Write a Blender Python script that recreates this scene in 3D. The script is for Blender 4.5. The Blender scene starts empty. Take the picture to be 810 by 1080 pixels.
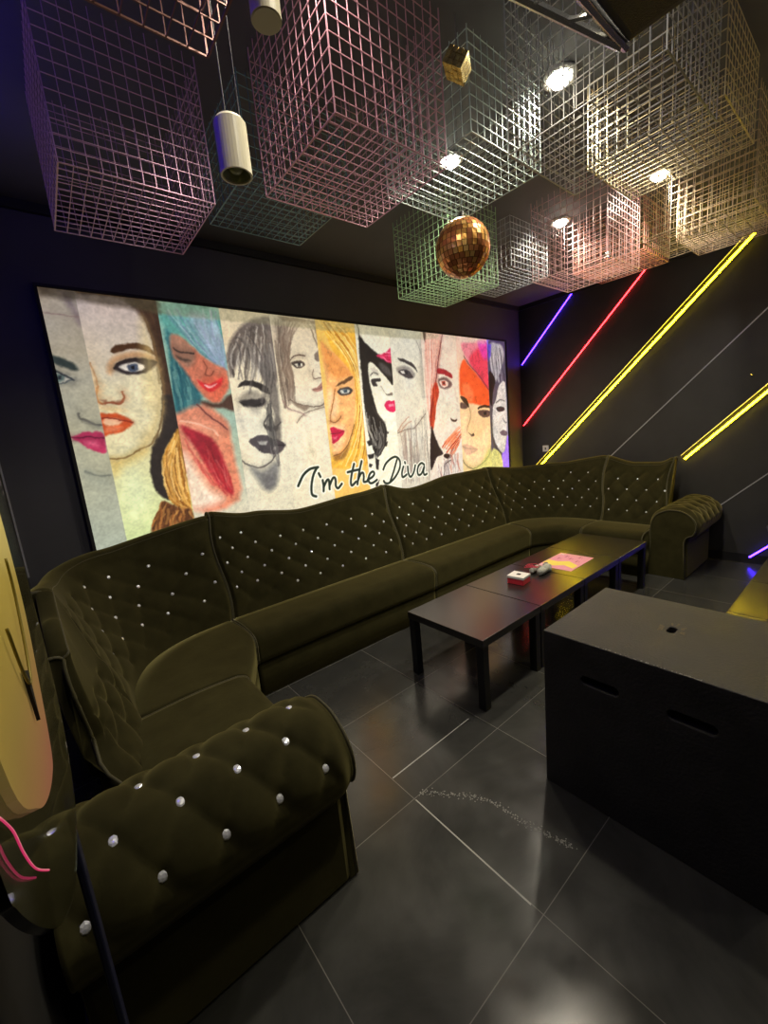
import bpy, bmesh, math, random
import numpy as np
from mathutils import Vector, Matrix
random.seed(7); np.random.seed(7)
SC = bpy.context.scene
COL = SC.collection

# ------------------------------------------------------------------ camera
cam_d = bpy.data.cameras.new('camera'); cam = bpy.data.objects.new('camera', cam_d); COL.objects.link(cam)
R_ = Vector((0.76789425, -0.63396316, -0.09181034)); U_ = Vector((0.18494538, 0.08219423, 0.97930553)); F_ = Vector((0.61329735, 0.76898298, -0.18036504))
CAM_H = 1.53
cam.matrix_world = Matrix(((R_.x, U_.x, -F_.x, 0), (R_.y, U_.y, -F_.y, 0), (R_.z, U_.z, -F_.z, CAM_H), (0, 0, 0, 1)))
cam_d.sensor_fit = 'HORIZONTAL'; cam_d.sensor_width = 36; cam_d.lens = 36 * 433.27 / 810; cam_d.clip_start = .02
SC.camera = cam
# ------------------------------------------------------------------ world, exposure
w = bpy.data.worlds.new('world'); SC.world = w; w.use_nodes = True
w.node_tree.nodes['Background'].inputs[0].default_value = (.5, .55, .7, 1); w.node_tree.nodes['Background'].inputs[1].default_value = .01
vs = SC.view_settings; vs.view_transform = 'Standard'; vs.look = 'None'; vs.exposure = 0.0; vs.gamma = 1; vs.use_curve_mapping = False
SPOT_W = 72; MURAL_E = 1.08; LED_K = 1.0
CEIL = 3.0; WX0, WX1, WY0, WY1 = -.2, 5.08, -2.4, 3.2

# ------------------------------------------------------------------ helpers
def s2l(c):
    c = np.asarray(c, float); return np.where(c <= .04045, c / 12.92, ((c + .055) / 1.055) ** 2.4)
def mat(name, base, rough=.5, metal=0, spec=.5, emis=None, es=0, bump=0, bscale=40, var=0, vscale=6, sheen=0, sheen_rough=.35, sheen_tint=None, coat=0, trans=0, ior=1.45, rvar=0):
    m = bpy.data.materials.new(name); m.use_nodes = True; nt = m.node_tree; b = nt.nodes['Principled BSDF']
    b.inputs['Base Color'].default_value = (*base, 1); b.inputs['Roughness'].default_value = rough; b.inputs['Metallic'].default_value = metal
    b.inputs['Specular IOR Level'].default_value = spec; b.inputs['Transmission Weight'].default_value = trans; b.inputs['IOR'].default_value = ior
    b.inputs['Coat Weight'].default_value = coat; b.inputs['Coat Roughness'].default_value = .34
    if emis: b.inputs['Emission Color'].default_value = (*emis, 1); b.inputs['Emission Strength'].default_value = es
    if sheen:
        b.inputs['Sheen Weight'].default_value = sheen; b.inputs['Sheen Roughness'].default_value = sheen_rough
        if sheen_tint: b.inputs['Sheen Tint'].default_value = (*sheen_tint, 1)
    tc = nt.nodes.new('ShaderNodeTexCoord')
    if var or rvar:
        n = nt.nodes.new('ShaderNodeTexNoise'); n.inputs['Scale'].default_value = vscale; n.inputs['Detail'].default_value = 6; n.inputs['Roughness'].default_value = .6
        nt.links.new(tc.outputs['Object'], n.inputs['Vector'])
        if var:
            r = nt.nodes.new('ShaderNodeValToRGB'); e = r.color_ramp.elements
            e[0].position = .3; e[1].position = .7
            e[0].color = (*[max(0, c * (1 - var)) for c in base], 1); e[1].color = (*[min(1, c * (1 + var)) for c in base], 1)
            nt.links.new(n.outputs['Fac'], r.inputs['Fac']); nt.links.new(r.outputs['Color'], b.inputs['Base Color'])
        if rvar:
            mr = nt.nodes.new('ShaderNodeMapRange'); mr.inputs['From Min'].default_value = .3; mr.inputs['From Max'].default_value = .7
            mr.inputs['To Min'].default_value = max(0, rough - rvar); mr.inputs['To Max'].default_value = min(1, rough + rvar)
            nt.links.new(n.outputs['Fac'], mr.inputs['Value']); nt.links.new(mr.outputs['Result'], b.inputs['Roughness'])
    if bump:
        n2 = nt.nodes.new('ShaderNodeTexNoise'); n2.inputs['Scale'].default_value = bscale; n2.inputs['Detail'].default_value = 4
        nt.links.new(tc.outputs['Object'], n2.inputs['Vector'])
        bp = nt.nodes.new('ShaderNodeBump'); bp.inputs['Strength'].default_value = bump; bp.inputs['Distance'].default_value = .01
        nt.links.new(n2.outputs['Fac'], bp.inputs['Height']); nt.links.new(bp.outputs['Normal'], b.inputs['Normal'])
    return m

class MB:
    def __init__(s): s.v = []; s.f = []
    def add(s, vs, fs):
        o = len(s.v); s.v += [tuple(v) for v in vs]; s.f += [tuple(i + o for i in f) for f in fs]
    def box(s, x0, x1, y0, y1, z0, z1, M=None):
        p = [(x0, y0, z0), (x1, y0, z0), (x1, y1, z0), (x0, y1, z0), (x0, y0, z1), (x1, y0, z1), (x1, y1, z1), (x0, y1, z1)]
        if M: p = [tuple(M @ Vector(q)) for q in p]
        s.add(p, [(3, 2, 1, 0), (4, 5, 6, 7), (0, 1, 5, 4), (1, 2, 6, 5), (2, 3, 7, 6), (3, 0, 4, 7)])
    def bar(s, a, b, r, n=4, r2=None):
        a = Vector(a); b = Vector(b); d = (b - a).normalized(); r2 = r if r2 is None else r2
        u = d.cross(Vector((0, 0, 1))); u = u.normalized() if u.length > .01 else Vector((1, 0, 0)); w_ = d.cross(u)
        vs = []
        for c, rr in ((a, r), (b, r2)):
            for k in range(n):
                t = 2 * math.pi * (k + .5) / n; vs.append(c + (u * math.cos(t) + w_ * math.sin(t)) * rr)
        fs = [(k, (k + 1) % n, n + (k + 1) % n, n + k) for k in range(n)] + [tuple(range(n))[::-1], tuple(range(n, 2 * n))]
        s.add(vs, fs)
    def tube(s, pts, r, n=8, closed=False, rad=None):
        pts = [Vector(p) for p in pts]; m = len(pts); rings = []
        up = Vector((0, 0, 1))
        for i, p in enumerate(pts):
            a = pts[(i - 1) % m] if (closed or i > 0) else p; b = pts[(i + 1) % m] if (closed or i < m - 1) else p
            d = (b - a).normalized()
            u = d.cross(up)
            if u.length < .05: u = d.cross(Vector((0.3, 1, 0)))
            u.normalize(); w_ = u.cross(d)
            if i and (u.dot(pu) < 0): u = -u; w_ = -w_
            pu = u
            rr = r if rad is None else rad[i]
            rings.append([p + (u * math.cos(2 * math.pi * k / n) + w_ * math.sin(2 * math.pi * k / n)) * rr for k in range(n)])
        vs = [q for rg in rings for q in rg]; fs = []
        for i in range(m if closed else m - 1):
            j = (i + 1) % m
            fs += [(i * n + k, i * n + (k + 1) % n, j * n + (k + 1) % n, j * n + k) for k in range(n)]
        if not closed: fs += [tuple(range(n))[::-1], tuple(range((m - 1) * n, m * n))]
        s.add(vs, fs)
    def lathe(s, prof, c=(0, 0, 0), n=24, M=None):
        vs = []; m = len(prof)
        for k in range(n):
            t = 2 * math.pi * k / n
            for r, z in prof:
                p = Vector((r * math.cos(t), r * math.sin(t), z))
                if M: p = M @ p
                vs.append(p + Vector(c))
        fs = [(k * m + i, ((k + 1) % n) * m + i, ((k + 1) % n) * m + i + 1, k * m + i + 1) for k in range(n) for i in range(m - 1)]
        s.add(vs, fs)
    def grid(s, f, nu, nv, cu=False, cv=False):
        vs = [f(i / (nu if cu else nu - 1), j / (nv if cv else nv - 1)) for i in range(nu) for j in range(nv)]
        fs = []
        for i in range(nu if cu else nu - 1):
            for j in range(nv if cv else nv - 1):
                a = i * nv + j; b = ((i + 1) % nu) * nv + j; c = ((i + 1) % nu) * nv + (j + 1) % nv; d = i * nv + (j + 1) % nv
                fs.append((a, b, c, d))
        s.add(vs, fs)
    def prism(s, pts, axis, a, b):   # polygon of 2-D points extruded along an axis
        def P(p, t): return {0: (t, p[0], p[1]), 1: (p[0], t, p[1]), 2: (p[0], p[1], t)}[axis]
        n = len(pts); s.add([P(p, a) for p in pts] + [P(p, b) for p in pts],
            [tuple(range(n))[::-1], tuple(range(n, 2 * n))] + [(k, (k + 1) % n, n + (k + 1) % n, n + k) for k in range(n)])
    def build(s, name, m, parent=None, smooth=False, bevel=0, loc=None):
        me = bpy.data.meshes.new(name); me.from_pydata(s.v, [], s.f)
        bm = bmesh.new(); bm.from_mesh(me); bmesh.ops.recalc_face_normals(bm, faces=bm.faces); bm.to_mesh(me); bm.free()
        if smooth:
            for p in me.polygons: p.use_smooth = True
        me.materials.append(m)
        o = bpy.data.objects.new(name, me); COL.objects.link(o)
        if loc: o.location = loc
        if bevel:
            md = o.modifiers.new('bevel', 'BEVEL'); md.width = bevel; md.segments = 2; md.limit_method = 'ANGLE'
        if parent:
            o.parent = parent; o.matrix_parent_inverse = Matrix.Translation(-Vector(parent.location)) if not loc else Matrix()
        return o
def tag(o, label, cat, group=None, kind=None):
    if label: o['label'] = label
    if cat: o['category'] = cat
    if group: o['group'] = group
    if kind: o['kind'] = kind
    return o
def thing(name, loc, label, cat, group=None):
    o = bpy.data.objects.new(name, None); COL.objects.link(o); o.location = loc; o.empty_display_size = .05
    return tag(o, label, cat, group)
def struct(o): o['kind'] = 'structure'; return o
def copy_tree(o, loc=None):
    r = o.copy(); COL.objects.link(r)
    if loc: r.location = loc
    for ch in [c for c in bpy.data.objects if c.parent == o]:
        c = ch.copy(); COL.objects.link(c); c.parent = r
        for g in [d for d in bpy.data.objects if d.parent == ch]:
            e = g.copy(); COL.objects.link(e); e.parent = c
    return r
def cr(P, n=8, closed=False):   # catmull-rom
    P = [np.array(p, float) for p in P]; m = len(P); out = []
    for i in range(m if closed else m - 1):
        if closed: a, b, c, d = P[i - 1], P[i], P[(i + 1) % m], P[(i + 2) % m]
        else: a, b, c, d = P[max(i - 1, 0)], P[i], P[i + 1], P[min(i + 2, m - 1)]
        for k in range(n):
            t = k / n; out.append(.5 * (2 * b + (c - a) * t + (2 * a - 5 * b + 4 * c - d) * t * t + (3 * b - a - 3 * c + d) * t ** 3))
    if not closed: out.append(P[-1])
    return out
def knots(ks, s): return float(np.interp(s, [k[0] for k in ks], [k[1] for k in ks]))
def sknots(ks, s):
    xs = [k[0] for k in ks]
    for i in range(len(xs) - 1):
        if s <= xs[i + 1] or i == len(xs) - 2:
            t = min(1, max(0, (s - xs[i]) / (xs[i + 1] - xs[i]))); t = t * t * (3 - 2 * t); return ks[i][1] * (1 - t) + ks[i + 1][1] * t

# ------------------------------------------------------------------ materials
M_wall = mat('charcoal wall paint', (.050, .050, .055), .55, bump=.06, bscale=120, var=.12, vscale=2)
M_wallr = mat('charcoal feature wall paint', (.034, .033, .031), .42, bump=.04, bscale=150, var=.15, vscale=3)
M_ceil = mat('dark grey ceiling paint', (.075, .080, .086), .75, var=.1, vscale=3)
M_trim = mat('black skirting', (.012, .012, .013), .4)
M_velvet = mat('olive velvet', (.022, .020, .0075), .9, spec=.04, sheen=.46, sheen_rough=.48, sheen_tint=(.50, .45, .18), var=.3, vscale=9, bump=.05, bscale=60)
M_pipe = mat('olive velvet piping', (.040, .036, .012), .7, sheen=.5, sheen_tint=(.6, .55, .3))
M_plinth = mat('black fabric plinth', (.008, .008, .006), .8)
M_gem = mat('cut glass button', (.80, .83, .88), .2, metal=.35, spec=1)
M_table = mat('black brown lacquer', (.011, .009, .009), .24, spec=1, coat=.5, bump=.02, bscale=25, var=.2, vscale=5)
M_leg = mat('black lacquer legs', (.008, .008, .009), .4)
M_box = mat('scuffed black stage paint', (.026, .025, .023), .6, var=.35, vscale=7, bump=.25, bscale=90, rvar=.1)
M_black = mat('matt black', (.006, .006, .007), .7)
M_hole = mat('raw wood rim worn', (.10, .085, .05), .8, var=.4, vscale=30)
M_cream = mat('cream enamel', (.82, .77, .56), .4)
M_olens = mat('green grey lens', (.30, .33, .17), .3)
M_cord = mat('grey cord', (.12, .12, .12), .6)
M_silver = mat('brushed silver', (.75, .74, .70), .25, metal=1)
M_alul = mat('pale aluminium trim', (.45, .46, .48), .35, metal=.5, spec=.6)
M_white = mat('white plastic', (.75, .74, .7), .4)

# floor: grey slate tiles with grout lines, glossy
def floor_mat():
    m = bpy.data.materials.new('slate floor tiles'); m.use_nodes = True; nt = m.node_tree; b = nt.nodes['Principled BSDF']; N = nt.nodes.new; L = nt.links.new
    tc = N('ShaderNodeTexCoord'); br = N('ShaderNodeTexBrick'); mp = N('ShaderNodeMapping')
    mp.inputs['Location'].default_value = (-.357, -.575 - 1.186, 0); L(tc.outputs['Object'], mp.inputs['Vector']); L(mp.outputs['Vector'], br.inputs['Vector'])
    br.offset = 0; br.inputs['Scale'].default_value = 1; br.inputs['Brick Width'].default_value = .593; br.inputs['Row Height'].default_value = .593
    br.inputs['Mortar Size'].default_value = .0016; br.inputs['Mortar Smooth'].default_value = .3; br.inputs['Bias'].default_value = 0
    br.inputs['Color1'].default_value = (.036, .037, .035, 1); br.inputs['Color2'].default_value = (.050, .051, .047, 1); br.inputs['Mortar'].default_value = (.19, .185, .17, 1)
    n = N('ShaderNodeTexNoise'); n.inputs['Scale'].default_value = 2.2; n.inputs['Detail'].default_value = 9; n.inputs['Roughness'].default_value = .65; n.inputs['Distortion'].default_value = .8
    L(tc.outputs['Object'], n.inputs['Vector'])
    r = N('ShaderNodeValToRGB'); r.color_ramp.elements[0].position = .3; r.color_ramp.elements[0].color = (.62, .62, .62, 1); r.color_ramp.elements[1].position = .72; r.color_ramp.elements[1].color = (1.35, 1.33, 1.3, 1)
    L(n.outputs['Fac'], r.inputs['Fac'])
    mx = N('ShaderNodeMix'); mx.data_type = 'RGBA'; mx.blend_type = 'MULTIPLY'; mx.inputs[0].default_value = 1
    L(br.outputs['Color'], mx.inputs[6]); L(r.outputs['Color'], mx.inputs[7]); L(mx.outputs[2], b.inputs['Base Color'])
    n2 = N('ShaderNodeTexNoise'); n2.inputs['Scale'].default_value = 5; n2.inputs['Detail'].default_value = 8; L(tc.outputs['Object'], n2.inputs['Vector'])
    mr = N('ShaderNodeMapRange'); mr.inputs['From Min'].default_value = .35; mr.inputs['From Max'].default_value = .68; mr.inputs['To Min'].default_value = .15; mr.inputs['To Max'].default_value = .27
    L(n2.outputs['Fac'], mr.inputs['Value']); L(mr.outputs['Result'], b.inputs['Roughness'])
    b.inputs['Specular IOR Level'].default_value = .75
    bp = N('ShaderNodeBump'); bp.inputs['Strength'].default_value = .25; bp.inputs['Distance'].default_value = .002
    L(n2.outputs['Fac'], bp.inputs['Height']); L(bp.outputs['Normal'], b.inputs['Normal'])
    return m
M_floor = floor_mat()

# ------------------------------------------------------------------ room shell
def slab(name, m, *b): q = MB(); q.box(*b); return struct(q.build(name, m))
slab('floor', M_floor, WX0 - .1, WX1 + .1, WY0 - .1, WY1 + .1, -.1, 0)
slab('ceiling', M_ceil, WX0 - .1, WX1 + .1, WY0 - .1, WY1 + .1, CEIL, CEIL + .1)
slab('wall_back', M_wall, WX0 - .1, WX1 + .1, WY1, WY1 + .1, 0, CEIL)
slab('wall_right', M_wallr, WX1, WX1 + .1, WY0, WY1, 0, CEIL)
slab('wall_left', mat('near black wall paint', (.012, .012, .012), .6), WX0 - .1, WX0, WY0, WY1, 0, CEIL)
slab('wall_front', M_wall, WX0 - .1, WX1 + .1, WY0 - .1, WY0, 0, CEIL)
slab('baseboard_right', M_trim, WX1 - .012, WX1, WY0, WY1 - .0, 0, .09)
slab('trim_3', M_alul, WX0, WX0 + .008, WY1 - .012, WY1 - .0, .9, 2.2)
slab('trim_1', M_trim, WX0, WX1 - .02, WY1 - .03, WY1, CEIL - .05, CEIL)
slab('trim_2', M_trim, WX1 - .03, WX1, WY0, WY1, CEIL - .05, CEIL)

# ------------------------------------------------------------------ ceiling spot lights
M_bulb = mat('lit lamp glass', (1, 1, 1), .3, emis=(1, .93, .78), es=45)
M_ring = mat('lamp ring', (.5, .5, .48), .35, metal=.6)
def ceiling_spot(x, y, label, power):
    t = thing('ceiling_spotlight', (x, y, CEIL), label, 'ceiling light', 'ceiling spotlights above the wire cages')
    q = MB(); q.lathe([(.045, 0), (.072, 0), (.074, -.006), (.066, -.014), (.048, -.012), (.045, 0)], (x, y, CEIL)); q.build('lamp_ring', M_ring, t, True)
    q = MB(); q.lathe([(.047, -.004)] + [(.047 * math.cos(a), -.006 - .035 * math.sin(a)) for a in np.linspace(0, math.pi / 2 - .01, 7)] + [(0, -.041)], (x, y, CEIL)); q.build('lamp_glass', M_bulb, t, True)
    ld = bpy.data.lights.new('lamp_beam', 'SPOT'); ld.energy = power; ld.spot_size = math.radians(150); ld.spot_blend = .6; ld.color = (1, .9, .72); ld.shadow_soft_size = .05
    lo = bpy.data.objects.new('lamp_beam', ld); COL.objects.link(lo); lo.parent = t; lo.location = (0, 0, -.06)
    return t
ceiling_spot(2.04, 1.05, 'lit ceiling spotlight, the brightest and nearest, seen through the grey wire cage', SPOT_W)
ceiling_spot(2.04, 1.68, 'lit ceiling spotlight above the disco ball, left of the other three', SPOT_W)
ceiling_spot(3.33, 1.07, 'lit ceiling spotlight at the right, seen through the long brown wire cages', SPOT_W)
ceiling_spot(3.33, 1.72, 'small lit ceiling spotlight farthest away, right of the disco ball', SPOT_W)
for x_, y_, l_ in ((.79, 1.07, 'added unseen ceiling spotlight above the pink cage, beyond the top edge'), (.79, .35, 'added unseen ceiling spotlight almost straight above the camera'), (2.04, -.5, 'added unseen ceiling spotlight above and right of the camera'), (3.33, -.5, 'added unseen ceiling spotlight far to the right of the camera')):
    ceiling_spot(x_, y_, l_, SPOT_W * (.42 if y_ > 0 else .1))  # fill spotlights added out of view to brighten cages, arm and box

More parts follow.
